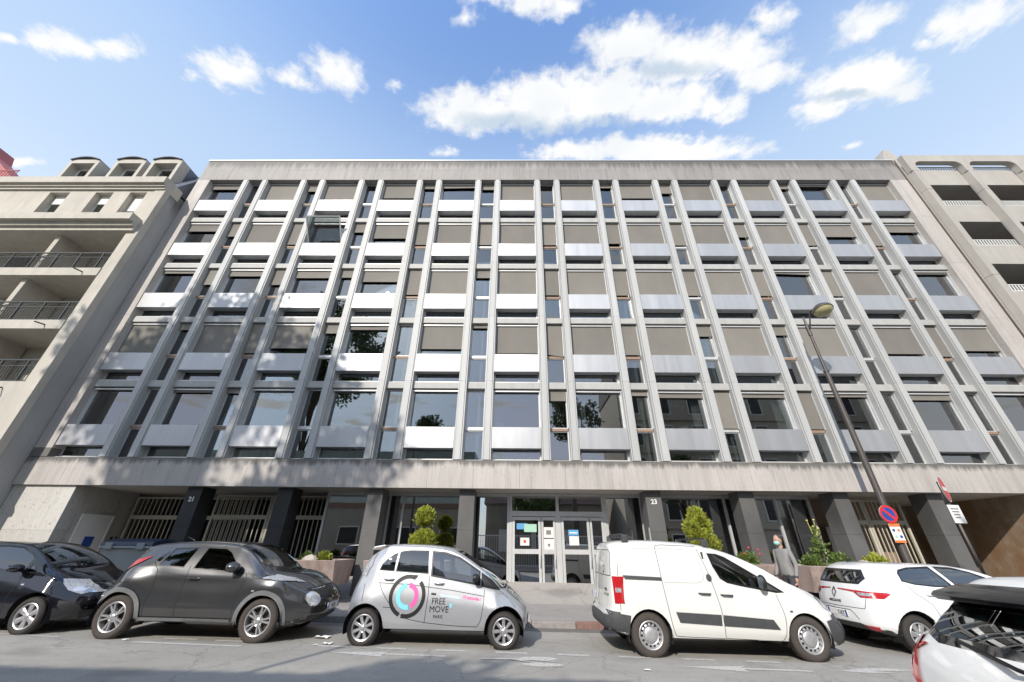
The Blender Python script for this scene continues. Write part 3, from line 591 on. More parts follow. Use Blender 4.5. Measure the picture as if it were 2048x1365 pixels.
kb = MB().box(.004, .996, 0, .155, -.4, .132).mesh('kerb_stone', M['kerb']); kr = MB().box(.004, .996, 0, .155, -.4, .132).mesh('kerb_stone', M['kerbred'])
for i in range(-20, 21):
    x = i+.38; obj('kerb_stone', kr if i in (1, 2) else kb, pave, (x, 10.5+random.uniform(-.006, .006), gz(x+.5)+random.uniform(-.006, .006)), .015)
vs = []
for x in xs: vs += [(x, -3.4, gz(x)+.13), (x, -9.0, gz(x)+.2), (x, -3.4, gz(x)-.4)]
pm2 = bpy.data.meshes.new('far_pavement'); pm2.from_pydata(vs, [], [(0, 1, 4, 3), (2, 0, 3, 5)]); pm2.materials.append(M['pave']); struct(obj('far_pavement', pm2))
M['gutter'] = asphalt('gutter_asphalt', (.17, .16, .145), .3)
sheet([(-60, 10.12), (60, 10.12), (60, 10.5), (-60, 10.5)], 'gutter', M['gutter'], .004, road)
def paint(pts, name='road_marking', z=.004): return sheet(pts, name, M['mark'], z, road)
for i in range(-1, 8):                                     # dashes along the parking bay
    x = -3.46+1.045*i
    if i < 0: continue
    y = 8.30-.035*i; paint([(x, y-.045), (x+.54, y-.06), (x+.54, y+.04), (x, y+.055)])
paint([(-6.75, 8.17), (-4.72, 8.08), (-4.66, 8.17), (-6.6, 8.28)]); paint([(-9.5, 8.52), (-8.2, 8.40), (-8.2, 8.47), (-9.5, 8.6)])
paint([(-6.4, 8.52), (-5.75, 8.49), (-5.75, 8.56), (-6.4, 8.6)]); paint([(-5.4, 8.46), (-4.8, 8.43), (-4.8, 8.50), (-5.4, 8.53)])
def arrow(x, y, s=1.0):
    paint([(x, y), (x+1.05*s, y+.13), (x+.93*s, y+.03), (x+1.98*s, y-.02), (x+1.98*s, y-.10), (x+.93*s, y-.06), (x+.95*s, y-.2)])
arrow(-3.10, 7.90); arrow(2.62, 7.62)
def disc(cx, cy, a, b): paint([(cx+a*math.cos(t), cy+b*math.sin(t)) for t in np.linspace(0, 2*math.pi, 25)[:-1]])
disc(.39, 7.86, .31, .115); disc(.44, 7.50, .33, .105)
paint([(-.60, 7.72), (.32, 7.72), (.62, 7.66), (.70, 7.70), (.30, 7.78), (.10, 7.84), (-.5, 7.77)], z=.008); paint([(-.12, 7.74), (.20, 7.60), (.26, 7.63), (-.02, 7.76)], z=.012)
paint([(5.05, 7.62), (5.45, 7.55), (5.95, 7.60), (5.6, 7.68), (6.5, 7.72), (6.1, 7.80), (6.9, 7.86), (5.6, 7.84)])
for x, y, s in ((-3.65, 8.9, .16), (-3.35, 8.45, .10), (-3.52, 8.36, .05), (-6.9, 8.34, .07), (2.0, 7.35, .06)):
    b = MB(); n = 5; g = [(s*(i/n-.5)*1.6+random.uniform(-.1, .1)*s, s*(j/n-.5)+random.uniform(-.1, .1)*s, random.uniform(.004, .25*s)) for j in range(n+1) for i in range(n+1)]
    b.add(g, [(j*(n+1)+i, j*(n+1)+i+1, (j+1)*(n+1)+i+1, (j+1)*(n+1)+i) for j in range(n) for i in range(n)])
    tag(b.build('litter', M['paper'], None, (x, y, gz(x)+.004), fix=False), 'scrap of crumpled white paper lying on the asphalt near the dark crossover', 'litter', 'paper scraps on the road')
# ---------------------------------------------------------------- foliage
def leaf_mat(name, base, var=.35, trans=.25):
    m, t, b = NT(name); b.inputs['Roughness'].default_value = .55
    n = pos_noise(t, 5.0, (1, 1, 1), 3); r = ramp(t, n.outputs[0], [(.3, 1-var), (.7, 1+var)]); n2 = pos_noise(t, 60, (1, 1, 1), 1, .5, 3); r2 = ramp(t, n2.outputs[0], [(.3, .75), (.7, 1.25)])
    c = mul(t, mul(t, base, r.outputs[0]), r2.outputs[0]); t.links.new(c, b.inputs['Base Color'])
    tr = t.nodes.new('ShaderNodeBsdfTranslucent'); t.links.new(c, tr.inputs[0]); mx = t.nodes.new('ShaderNodeMixShader'); mx.inputs[0].default_value = trans
    o = t.nodes['Material Output']; t.links.new(b.outputs[0], mx.inputs[1]); t.links.new(tr.outputs[0], mx.inputs[2]); t.links.new(mx.outputs[0], o.inputs[0]); return m
M['leaf'] = leaf_mat('tree_leaf', (.075, .115, .03)); M['thuja'] = leaf_mat('thuja_leaf', (.30, .33, .045), .45); M['bush'] = leaf_mat('bush_leaf', (.13, .19, .045), .35); M['bark'] = mat('bark', (.11, .085, .065), .9, 0, .3, 10, (1, 1, .2), .5, 30)
M['flower'] = mat('red_flower', (.5, .05, .06), .6); M['rock'] = mat('pale_rock', (.45, .40, .34), .9, 0, .2, 12, (1, 1, 1), .5, 25); M['yellowfl'] = mat('yellow_flower', (.7, .6, .15), .6)
def leaves(name, cents, n, size, m, up=.4, out=.6, aspect=2.0, shell=.45):
    """leaf-sized quads through the volumes (c, r3); oriented outwards and upwards"""
    V = []; w = np.array([c[1][0]*c[1][1]*c[1][2] for c in cents])**.8; cnt = np.maximum(1, (n*w/w.sum()).astype(int))
    for (c, r), k in zip(cents, cnt):
        d = RNG.normal(size=(k, 3)); d /= np.linalg.norm(d, axis=1)[:, None]; rad = (shell+(1-shell)*RNG.random(k))**.7
        p = np.array(c)+d*rad[:, None]*np.array(r)*(1+.12*RNG.normal(size=(k, 1)))
        a = d*out+np.array([0, 0, up])+RNG.normal(size=(k, 3))*.45; a /= np.linalg.norm(a, axis=1)[:, None]
        bb = np.cross(a, RNG.normal(size=(k, 3))); bb /= np.linalg.norm(bb, axis=1)[:, None]+1e-9
        s = size*(.6+.8*RNG.random((k, 1)))
        V.append(np.stack([p-bb*s*.5*.5, p+a*s*aspect*.5-bb*s*.5, p+a*s*aspect, p+a*s*aspect*.5+bb*s*.5], 1))
    V = np.concatenate(V); q = len(V)
    me = bpy.data.meshes.new(name); me.vertices.add(q*4); me.vertices.foreach_set('co', V.reshape(-1)); me.loops.add(q*4); me.loops.foreach_set('vertex_index', np.arange(q*4, dtype=np.int32))
    me.polygons.add(q); me.polygons.foreach_set('loop_start', np.arange(0, q*4, 4, dtype=np.int32)); me.update(calc_edges=True); me.validate(); me.materials.append(m); return me
def tree(loc, h, crown, n, label, size=.16, clumps=26, seed=1):
    rr = random.Random(seed); t = thing('street_tree', label, 'tree', loc, 0, 'trees across the street')
    cz, rx, rz = crown; b = MB(); b.tube([(0, 0, -.2), (.05, .05, h*.25), (-.08, .04, h*.5), (.05, -.05, h*.75)], [.30, .23, .16, .06], 9)
    cl = []
    for i in range(clumps):
        a = rr.uniform(0, 6.28); e = rr.uniform(-.9, 1); q = rr.uniform(.45, 1.0)
        c = (rx*q*math.cos(a)*math.cos(e), rx*q*math.sin(a)*math.cos(e), cz+rz*q*math.sin(e)); s = rr.uniform(.20, .36); cl.append((c, (rx*s, rx*s, rz*s*.8)))
        if i % 2 == 0: b.tube([(0, 0, h*.3+.3*h*rr.random()), (c[0]*.5, c[1]*.5, cz+(c[2]-cz)*.3-.5), c], [.09, .05, .015], 5)
    b.build('trunk', M['bark'], t, smooth=True)
    obj('crown', leaves('crown', cl, n, size, M['leaf'], .1, .5, 1.3, .2), t)
tree((-17.8, -5.2, .1), 20, (17.6, 5.2, 5.4), 24000, 'tall leafy street tree across the road on the left, shading the facade', .20, 34, 3)
tree((-9.0, -12.5, .1), 12, (10.8, 2.8, 2.6), 5000, 'smaller street tree across the road behind the corrugated shed', .18, 20, 5)
tree((2.0, -8.4, .1), 6.5, (5.3, 2.4, 1.6), 5000, 'low spreading tree across the road opposite the entrance', .14, 22, 8)
tree((5.2, -7.5, .1), 13.5, (12.0, 2.3, 2.8), 5000, 'slim tall tree across the road in front of the stone house', .17, 20, 9)
tree((13.5, -4.0, .1), 7.5, (6.2, 2.6, 2.0), 5000, 'round street tree across the road at the right', .15, 22, 10)
# ---------------------------------------------------------------- across the street (seen mirrored in the glass)
OPm = dict(corr=mat('corrugated_sheet', (.36, .42, .40), .5, .2, .1, 1), plaster=mat('grey_plaster', (.30, .275, .24), .85, 0, .15, 1.2), roof=mat('tile_roof', (.20, .13, .10), .8, 0, .2, 6), stonew=mat('house_stone', (.45, .40, .33), .8, 0, .12, 1.0, vs2=6))
sh = thing('shed', 'long low shed with corrugated upper wall across the street, mirrored in the glass', 'shed', (-16, -8, 0)); Bs = Vector((-16, -8, 0))
part('wall', boxm('wall', OPm['plaster'], -34, -3.3, -9.5, -4.8, -.5, 4.2), sh, base=Bs); part('band', boxm('band', OPm['roof'], -34, -3.28, -4.79, -4.74, 4.2, 4.6), sh, base=Bs)
cw = [(-34+.12*i, -4.84+(.03 if i % 4 in (0, 1) else 0)) for i in range(257)]
part('cladding', MB().prism(cw+[(-3.28, -9.5), (-34, -9.5)], 4.6, 8.35, 'z').mesh('cladding', OPm['corr']), sh, base=Bs)
for x in (-26, -20, -14, -9.5, -6): 
    w = part('window', boxm('window', M['alufr'], x, x+1.6, -4.8, -4.74, 1.6, 2.9), sh, base=Bs); obj('pane', boxm('pane', M['black'], x+.08, x+1.52, -4.738, -4.73, 1.68, 2.82), w)
fe = thing('railing_fence', 'white upright railing fence across the street opposite the entrance', 'fence', (3.5, -5, 0))
b = MB()
for i in range(70): b.box(-6.6+i*.18, -6.57+i*.18, 0, .03, .15, 2.4)
b.build('pickets', M['white'], fe); MB().box(-6.7, 6.1, -.02, .05, 2.3, 2.36).box(-6.7, 6.1, -.02, .05, .3, .36).build('rails', M['white'], fe); MB().box(-6.7, 6.1, -.1, .12, -.3, .15).build('plinth', OPm['plaster'], fe)
hs = thing('stone_house', 'tall pale stone house with rows of windows across the street at the right', 'building', (18, -12, 0)); Bh = Vector((18, -12, 0))
part('wall', boxm('wall', OPm['stonew'], 9.8, 34, -16, -8.2, -.5, 15.5), hs, base=Bh); part('roof', MB().prism([(-16.2, 15.5), (-8.0, 15.5), (-9.6, 18.2), (-14.6, 18.2)], 9.7, 34.1, 'x').mesh('roof', M['ground']), hs, base=Bh)
for k in range(5):
    part('cornice', boxm('cornice', OPm['stonew'], 9.7, 34, -8.2, -8.0, 3.1+k*3, 3.3+k*3), hs, base=Bh)
    for i in range(8):
        x = 10.6+i*2.9; w = part('window', boxm('window', M['white'], x, x+1.2, -8.2, -8.14, .7+k*3, 2.7+k*3), hs, base=Bh); obj('pane', boxm('pane', M['black'], x+.1, x+1.1, -8.138, -8.13, .8+k*3, 2.6+k*3), w)
bk2 = thing('brick_house', 'low house with pitched roof across the street behind the fence', 'building', (2, -14, 0)); Bk = Vector((2, -14, 0))
part('wall', boxm('wall', OPm['plaster'], -2.8, 8.5, -18, -11, -.5, 5.2), bk2, base=Bk); part('roof', MB().prism([(-18.3, 5.2), (-10.7, 5.2), (-14.5, 8.0)], -3, 8.7, 'x').mesh('roof', OPm['roof']), bk2, base=Bk)
for x in (-1.5, 1.5, 4.5): part('window', boxm('window', M['white'], x, x+1.1, -11, -10.94, 1.2, 3), bk2, base=Bk)
# ---------------------------------------------------------------- street furniture
SFm = dict(post=mat('lamp_post_paint', (.085, .075, .07), .45, .3, .15, 6), lens=mat('lamp_lens', (.42, .38, .20), .25, 0, .2, 14), bin=mat('bin_plastic', (.27, .30, .30), .5, 0, .08, 3), lid=mat('bin_lid', (.02, .03, .06), .45))
def street_lamp(loc, label, rz=0):
    t = thing('street_lamp', label, 'street lamp', loc, rz, 'street lamps'); p = SFm['post']
    MB().tube([(0, 0, -.3), (0, 0, 1.0), (0, 0, 1.05), (0, 0, 5.0), (0, 0, 7.1)], [.115, .105, .095, .082, .068], 14).build('post', p, t, smooth=True, angle=40)
    MB().tube([(0, 0, 7.1), (0, 0, 7.16), (0, 0, 7.161), (0, 0, 8.55), (0, 0, 8.551), (0, 0, 8.95), (0, 0, 8.951), (0, 0, 9.35)], [.085, .085, .052, .045, .062, .062, .036, .03], 12).build('upper_post', p, t, smooth=True, angle=40)
    MB().tube([(0, 0, 8.75), (0, -.12, 8.85), (0, -.22, 9.05), (0, -.30, 9.25), (0, -.42, 9.36), (0, -.58, 9.34)], [.028, .026, .024, .024, .03, .035], 8).build('arm', p, t, smooth=True)
    hd = MB().lathe([(.0, .20), (.09, .19), (.2, .14), (.28, .06), (.315, -.02), (.315, -.06), (.29, -.06)], 28, Matrix.Translation((0, -.88, 9.12)) @ Matrix.Rotation(math.radians(-14), 4, 'X')).build('head', p, t, smooth=True, angle=50)
    MB().lathe([(.29, -.06), (.27, -.12), (.2, -.19), (.1, -.23), (0, -.245)], 28, Matrix.Translation((0, -.88, 9.12)) @ Matrix.Rotation(math.radians(-14), 4, 'X')).build('lens', SFm['lens'], hd, smooth=True)
    return t
street_lamp((10.77, 12.0, gz(10.8)+.02), 'tall dark street lamp with tilted oval head, in front of the facade')
street_lamp((-8.0, -3.6, gz(-8)+.13), 'tall dark street lamp across the road beside the shed', math.pi)
def round_sign(name, label, loc, r, rz, face):
    t = thing(name, label, 'traffic sign', loc, rz)
    Rm = Matrix.Rotation(math.pi/2, 4, 'X')
    MB().lathe([(0, -.012), (r, -.012), (r, 0), (0, 0)], 36, Rm).build('plate', M['alufr'], t)
    face(t, r, Rm); return t
def ringm(nm, m, r0, r1, y, t): 
    b = MB(); n = 40
    vs = [(r*math.cos(2*math.pi*k/n), -y, r*math.sin(2*math.pi*k/n)) for r in (r0, r1) for k in range(n)]
    b.add(vs, [(k, (k+1) % n, n+(k+1) % n, n+k) for k in range(n)]); b.build(nm, m, t, fix=False)
def noparking(t, r, Rm):
    ringm('red_ring', M['red'], r*.76, r, .014, t); ringm('blue_field', M['blue'], 0.001, r*.76, .014, t)
    MB().box(-r*.80, r*.80, -.019, -.016, -.035, .035, Matrix.Rotation(math.radians(45), 4, 'Y')).build('red_slash', M['red'], t)
round_sign('no_parking_sign', 'round blue no parking sign with red rim and slash on the lamp post', (10.66, 11.86, 2.50), .235, 0, noparking)
nb = thing('notice_board', 'small white and orange notice with pictograms strapped to the lamp post', 'notice', (10.70, 11.87, 2.02))
MB().box(-.15, .15, 0, .01, -.24, .24).build('plate', M['signwhite'], nb); MB().box(-.15, .15, -.004, -.001, .16, .24).build('band', M['orange'], nb); MB().box(-.15, .15, -.004, -.001, -.24, -.18).build('band', M['orange'], nb)
for px_, pz, m in ((-.07, .07, 'blue'), (.07, .07, 'orange'), (-.07, -.09, 'green'), (.07, -.09, 'blue')): MB().lathe([(0, 0), (.038, 0), (.038, .003), (0, .003)], 14, Matrix.Translation((px_, -.003, pz)) @ Matrix.Rotation(math.pi/2, 4, 'X')).build('pictogram', M[m], nb)
sp = thing('sign_post', 'slim grey sign post on the pavement before the stained passage wall', 'sign post', (11.62, 11.0, gz(11.6)+.15)); MB().tube([(0, 0, -.2), (0, 0, 3.25)], .035, 10).build('post', SFm['post'], sp, smooth=True)
def noentry(t, r, Rm):
    ringm('white_rim', M['signwhite'], r*.94, r, .014, t); ringm('red_field', M['red'], 0.001, r*.94, .014, t); MB().box(-r*.7, r*.7, -.019, -.016, -.05, .05).build('white_bar', M['signwhite'], t)
round_sign('no_entry_sign', 'round red no entry sign seen almost edge-on, on the slim post', (11.66, 10.97, 3.07), .33, math.radians(36), noentry)
pl2 = thing('sign_plate', 'small white rectangular plate under the no entry sign', 'traffic sign', (11.66, 10.97, 2.45), math.radians(12)); MB().box(-.2, .2, -.01, 0, -.22, .22).build('plate', M['signwhite'], pl2)
for i in range(4): MB().box(-.14+.01*i, .13-.02*i, -.013, -.011, .11-.07*i, .14-.07*i).build('line', M['grey'], pl2)
bn = thing('waste_container', 'grey wheeled waste container with dark lid between the stone wall and the gate', 'waste bin', (-10.95, 12.35, gz(-11)+.17))
bm_ = MB(); pts = [(-.68, .22), (.68, .22), (.74, 1.20), (-.74, 1.20)]
bm_.add([(-.62, -.30, .2), (.62, -.30, .2), (.62, .30, .2), (-.62, .30, .2), (-.72, -.38, 1.18), (.72, -.38, 1.18), (.72, .38, 1.18), (-.72, .38, 1.18)], [(0, 1, 2, 3), (4, 5, 6, 7), (0, 1, 5, 4), (1, 2, 6, 5), (2, 3, 7, 6), (3, 0, 4, 7)]); bm_.build('tub', SFm['bin'], bn, bevel=.03)
MB().box(-.77, .77, -.43, .43, 1.16, 1.22).build('rim', SFm['bin'], bn, bevel=.015)
MB().prism([(-.43, 1.222), (.43, 1.222), (.38, 1.36), (.0, 1.41), (-.38, 1.33)], -.74, .74, 'x').build('lid', SFm['lid'], bn, bevel=.02)
for x in (-.45, .45): MB().box(x-.1, x+.1, -.47, -.43, 1.14, 1.3).build('bracket', SFm['bin'], bn, bevel=.01)
for x in (-.5, .5):
    for y in (-.22, .22): MB().lathe([(0, -.03), (.09, -.03), (.09, .03), (0, .03)], 14, Matrix.Translation((x, y, .1)) @ Matrix.Rotation(math.pi/2, 4, 'X')).build('wheel', M['black'], bn)
# ---------------------------------------------------------------- planters and shrubs
def planter(x0, x1, y0, y1, label, z1=1.22):
    t = thing('stone_planter', label, 'planter', ((x0+x1)/2, (y0+y1)/2, .15), 0, 'stone planters along the pavement'); o = Vector(t.location)
    b = MB(); zb = .62; i = .10
    vs = [(x0+i*.4, y0+i*2.4, zb), (x1-i*.4, y0+i*2.4, zb), (x1-i*.4, y1-i, zb), (x0+i*.4, y1-i, zb), (x0, y0, z1), (x1, y0, z1), (x1, y1, z1), (x0, y1, z1),
          (x0+.09, y0+.09, z1), (x1-.09, y0+.09, z1), (x1-.09, y1-.09, z1), (x0+.09, y1-.09, z1), (x0+.09, y0+.09, z1-.12), (x1-.09, y0+.09, z1-.12), (x1-.09, y1-.09, z1-.12), (x0+.09, y1-.09, z1-.12)]
    b.add(vs, [(3, 2, 1, 0), (0, 1, 5, 4), (1, 2, 6, 5), (2, 3, 7, 6), (3, 0, 4, 7), (4, 5, 9, 8), (5, 6, 10, 9), (6, 7, 11, 10), (7, 4, 8, 11), (8, 9, 13, 12), (9, 10, 14, 13), (10, 11, 15, 14), (11, 8, 12, 15)])
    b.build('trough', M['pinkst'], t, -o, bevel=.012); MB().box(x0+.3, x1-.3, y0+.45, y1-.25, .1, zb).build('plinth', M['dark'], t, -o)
    n = 10; g = [(x0+.09+(x1-x0-.18)*a/n, y0+.09+(y1-y0-.18)*c/n, z1-.06+random.uniform(-.02, .05)) for c in range(n+1) for a in range(n+1)]
    e = MB(); e.add(g, [(c*(n+1)+a, c*(n+1)+a+1, (c+1)*(n+1)+a+1, (c+1)*(n+1)+a) for c in range(n) for a in range(n)]); e.build('soil', M['earth'], t, -o, fix=False)
planter(-7.25, -4.78, 11.5, 12.92, 'pink marble planter behind the bonnet of the dark crossover'); planter(-4.1, -1.9, 11.7, 12.98, 'pink marble planter behind the silver city car, under the ball topiary')
planter(4.75, 7.18, 11.7, 12.98, 'pink marble planter behind the white van, under the split topiary'); planter(7.62, 10.2, 11.3, 12.95, 'pink marble planter between the white van and the white hatchback')
def shrub(name, label, loc, cents, n, size, m, up=.5, out=.7, asp=2.2, shell=.5, trunk=None, cat='shrub', group='shrubs in the planters'):
    t = thing(name, label, cat, loc, 0, group); h = max(c[0][2] for c in cents)
    MB().tube([(0, 0, -.05), (.02, 0, h*.5), (0, 0, h)], [.03, .022, .01] if trunk is None else trunk, 7).build('stem', M['bark'], t, smooth=True)
    obj('foliage', leaves('foliage', cents, n, size, m, up, out, asp, shell), t); return t
shrub('topiary', 'topiary clipped into two stacked balls, bright green, above the silver car', (-2.70, 12.4, 1.15), [((0, 0, 1.17), (.25, .25, .24)), ((.03, 0, 1.26), (.17, .17, .16)), ((0, 0, .50), (.34, .34, .30)), ((.07, -.05, .62), (.22, .22, .20)), ((-.07, 0, .42), (.28, .28, .26))], 12000, .036, M['thuja'], 1.1, .7, 2.6)
shrub('topiary', 'leaning topiary of several bright green clumps behind the roof of the white van', (5.25, 12.4, 1.15), [((.16, 0, 1.20), (.23, .24, .28)), ((0, 0, .92), (.23, .24, .26)), ((.33, 0, 1.0), (.18, .2, .2)), ((.10, 0, .58), (.21, .24, .24)), ((.40, -.05, .52), (.22, .22, .24)), ((.24, 0, .7), (.20, .24, .24))], 12000, .036, M['thuja'], 1.1, .7, 2.6)
for x, y, r, lab, m in ((-5.35, 12.1, .17, 'small round green tuft at the right end of the planter behind the crossover', 'thuja'), (-5.95, 12.3, .15, 'low green weed beside the rock in the planter behind the crossover', 'bush'), (-6.75, 12.3, .16, 'low green weed at the left of the planter behind the crossover', 'bush'),
                     (8.95, 12.0, .24, 'rounded leafy bush in the middle of the planter between van and hatchback', 'bush'), (9.75, 11.8, .23, 'feathery green bush at the right end of the planter between van and hatchback', 'thuja'), (8.3, 12.2, .20, 'dark green bush at the left end of the planter by the granite column', 'bush'), (6.55, 12.3, .24, 'flowering bush with red blooms behind the white van', 'bush')):
    t = shrub('bush', lab, (x, y, 1.13), [((0, 0, r*.7), (r, r, r*.8)), ((r*.5, 0, r*.5), (r*.7, r*.7, r*.6)), ((-r*.5, .05, r*.5), (r*.7, r*.7, r*.6))], 1500, .045, M[m], .6, .6, 1.6, .3)
    if 'red' in lab:
        b = MB()
        for i in range(4): b.ellipsoid((random.uniform(-.1, .3), random.uniform(-.3, 0), .32+random.uniform(0, .2)), (.035, .035, .03), 8, 5)
        b.build('flower', M['flower'], t, smooth=True)
t = shrub('flower_plant', 'tall thin flowering stalk with yellow heads before the dark glass', (8.55, 12.1, 1.13), [((0, 0, .45), (.22, .15, .35)), ((.05, 0, .9), (.10, .08, .2))], 420, .05, M['bush'], .5, .6, 1.6, .2)
b = MB()
for dx, dz in ((-.1, 1.2), (.1, 1.22), (.02, 1.05), (.15, 1.0)): b.tube([(0, 0, .5), (dx*.6, 0, .9), (dx, 0, dz)], .006, 4); b.ellipsoid((dx, 0, dz), (.03, .03, .02), 8, 5)
b.build('flower', M['yellowfl'], t)
for x, y, s, lab in ((-5.68, 12.0, .16, 'pale rock lying in the planter behind the crossover'), (9.35, 11.75, .17, 'pale rock between the bushes in the planter left of the hatchback'), (8.75, 11.62, .10, 'small pale rock at the front of the planter left of the hatchback')):
    b = MB(); b.ellipsoid((0, 0, 0), (s*1.5, s, s*.8), 14, 9); b.v = [(p[0]*(1+random.uniform(-.16, .16)), p[1]*(1+random.uniform(-.16, .16)), p[2]*(1+random.uniform(-.2, .2))) for p in b.v]
    tag(b.build('rock', M['rock'], None, (x, y, 1.2), smooth=True, angle=35, fix=False), lab, 'rock', 'rocks in the planters')
# ---------------------------------------------------------------- vehicles: builder
def pch(x, pts):
    """monotone cubic through (x, v) control points"""
    X = np.array([p[0] for p in pts], float); V = np.array([p[1] for p in pts], float); x = np.clip(np.asarray(x, float), X[0], X[-1])
    if len(X) == 2: return V[0]+(V[1]-V[0])*(x-X[0])/(X[1]-X[0])
    h = np.diff(X); d = np.diff(V)/h; m = np.zeros(len(X)); m[0] = d[0]; m[-1] = d[-1]
    for i in range(1, len(X)-1):
        if d[i-1]*d[i] > 0: w1 = 2*h[i]+h[i-1]; w2 = h[i]+2*h[i-1]; m[i] = (w1+w2)/(w1/d[i-1]+w2/d[i])
    i = np.clip(np.searchsorted(X, x, 'right')-1, 0, len(X)-2); t = (x-X[i])/h[i]
    return (2*t**3-3*t**2+1)*V[i]+(t**3-2*t**2+t)*h[i]*m[i]+(-2*t**3+3*t**2)*V[i+1]+(t**3-t**2)*h[i]*m[i+1]
def sstep(a, b, x): t = np.clip((np.asarray(x, float)-a)/(b-a), 0, 1); return t*t*(3-2*t)
CARG = glass('car_glass', (.78, .84, .82), 2.0, .09); CARGD = glass('car_glass_tinted', (.25, .27, .28), 1.7, .07)
def paint_mat(name, base, metal=.0, rough=.35, flake=.0, dirt=.12, coat=1.0):
    m, t, b = NT(name); b.inputs['Metallic'].default_value = metal; b.inputs['Coat Weight'].default_value = coat; b.inputs['Coat Roughness'].default_value = .04; b.inputs['Roughness'].default_value = rough
    n = pos_noise(t, 2.5, (1, 1, 1), 6, .65, 3); r = ramp(t, n.outputs[0], [(.3, 1-dirt), (.7, 1.0)]); c = mul(t, base, r.outputs[0])
    g = t.nodes.new('ShaderNodeNewGeometry'); sp = t.nodes.new('ShaderNodeSeparateXYZ'); t.links.new(g.outputs['Position'], sp.inputs[0])
    mr = t.nodes.new('ShaderNodeMapRange'); mr.inputs[1].default_value = .62; mr.inputs[2].default_value = .18; mr.inputs[3].default_value = 0; mr.inputs[4].default_value = .42*min(1.0, dirt*6); t.links.new(sp.outputs[2], mr.inputs[0])
    mm = t.nodes.new('ShaderNodeMath'); mm.operation = 'MULTIPLY'; t.links.new(mr.outputs[0], mm.inputs[0]); t.links.new(n.outputs[0], mm.inputs[1])
    f = t.nodes.new('ShaderNodeMix'); f.data_type = 'RGBA'; t.links.new(mm.outputs[0], f.inputs[0]); t.links.new(c, f.inputs[6]); f.inputs[7].default_value = (.17, .15, .125, 1)
    t.links.new(f.outputs[2], b.inputs['Base Color']); mr2 = t.nodes.new('ShaderNodeMapRange'); mr2.inputs[1].default_value = .35; mr2.inputs[2].default_value = .7; mr2.inputs[3].default_value = .10; mr2.inputs[4].default_value = .02
    t.links.new(n.outputs[0], mr2.inputs[0]); t.links.new(mr2.outputs[0], b.inputs['Coat Roughness']); return m
CM = dict(seal=mat('window_seal', (.012, .012, .013), .35), gap=mat('panel_gap', (.01, .01, .01), .9), trim=mat('grey_plastic', (.055, .057, .06), .6, 0, .2, 9), under=mat('underbody', (.012, .012, .012), .9), liner=mat('arch_liner', (.010, .010, .010), .95),
          rim=mat('alloy_rim', (.52, .52, .53), .32, .75, .08, 12), steel=mat('steel_rim', (.46, .46, .47), .42, .6, .12, 14), disc=mat('brake_disc', (.09, .075, .065), .5, .5, .3, 20), seat=mat('seat_cloth', (.035, .036, .04), .9), dash=mat('dashboard', (.05, .05, .052), .8),
          trimj=mat('pale_grey_plastic', (.15, .155, .16), .55, 0, .15, 9), satin=mat('satin_black', (.007, .007, .008), .17), chrome=mat('chrome', (.7, .7, .7), .12, 1.0), redl=mat('red_lens', (.42, .012, .018), .12, 0, .15, 30, coat=1.0), clear=mat('clear_lens', (.40, .41, .42), .22, .25, .6, 30, coat=.7), lampin=mat('lamp_inside', (.72, .72, .73), .18, .6, .25, 40), plate=mat('plate_white', (.72, .73, .72), .4), plateblue=mat('plate_blue', (.02, .06, .35), .4), ink=mat('plate_ink', (.01, .01, .01), .5),
          mesh=mat('grille_mesh', (.02, .02, .021), .5), blackgl=mat('gloss_black', (.008, .008, .009), .06, 0, coat=1.0), tyre=mat('tyre', (.032, .029, .027), .82, 0, .25, 25), tyred=mat('tyre_dusty', (.060, .050, .044), .9, 0, .2, 18))
CM['black'] = M['black']
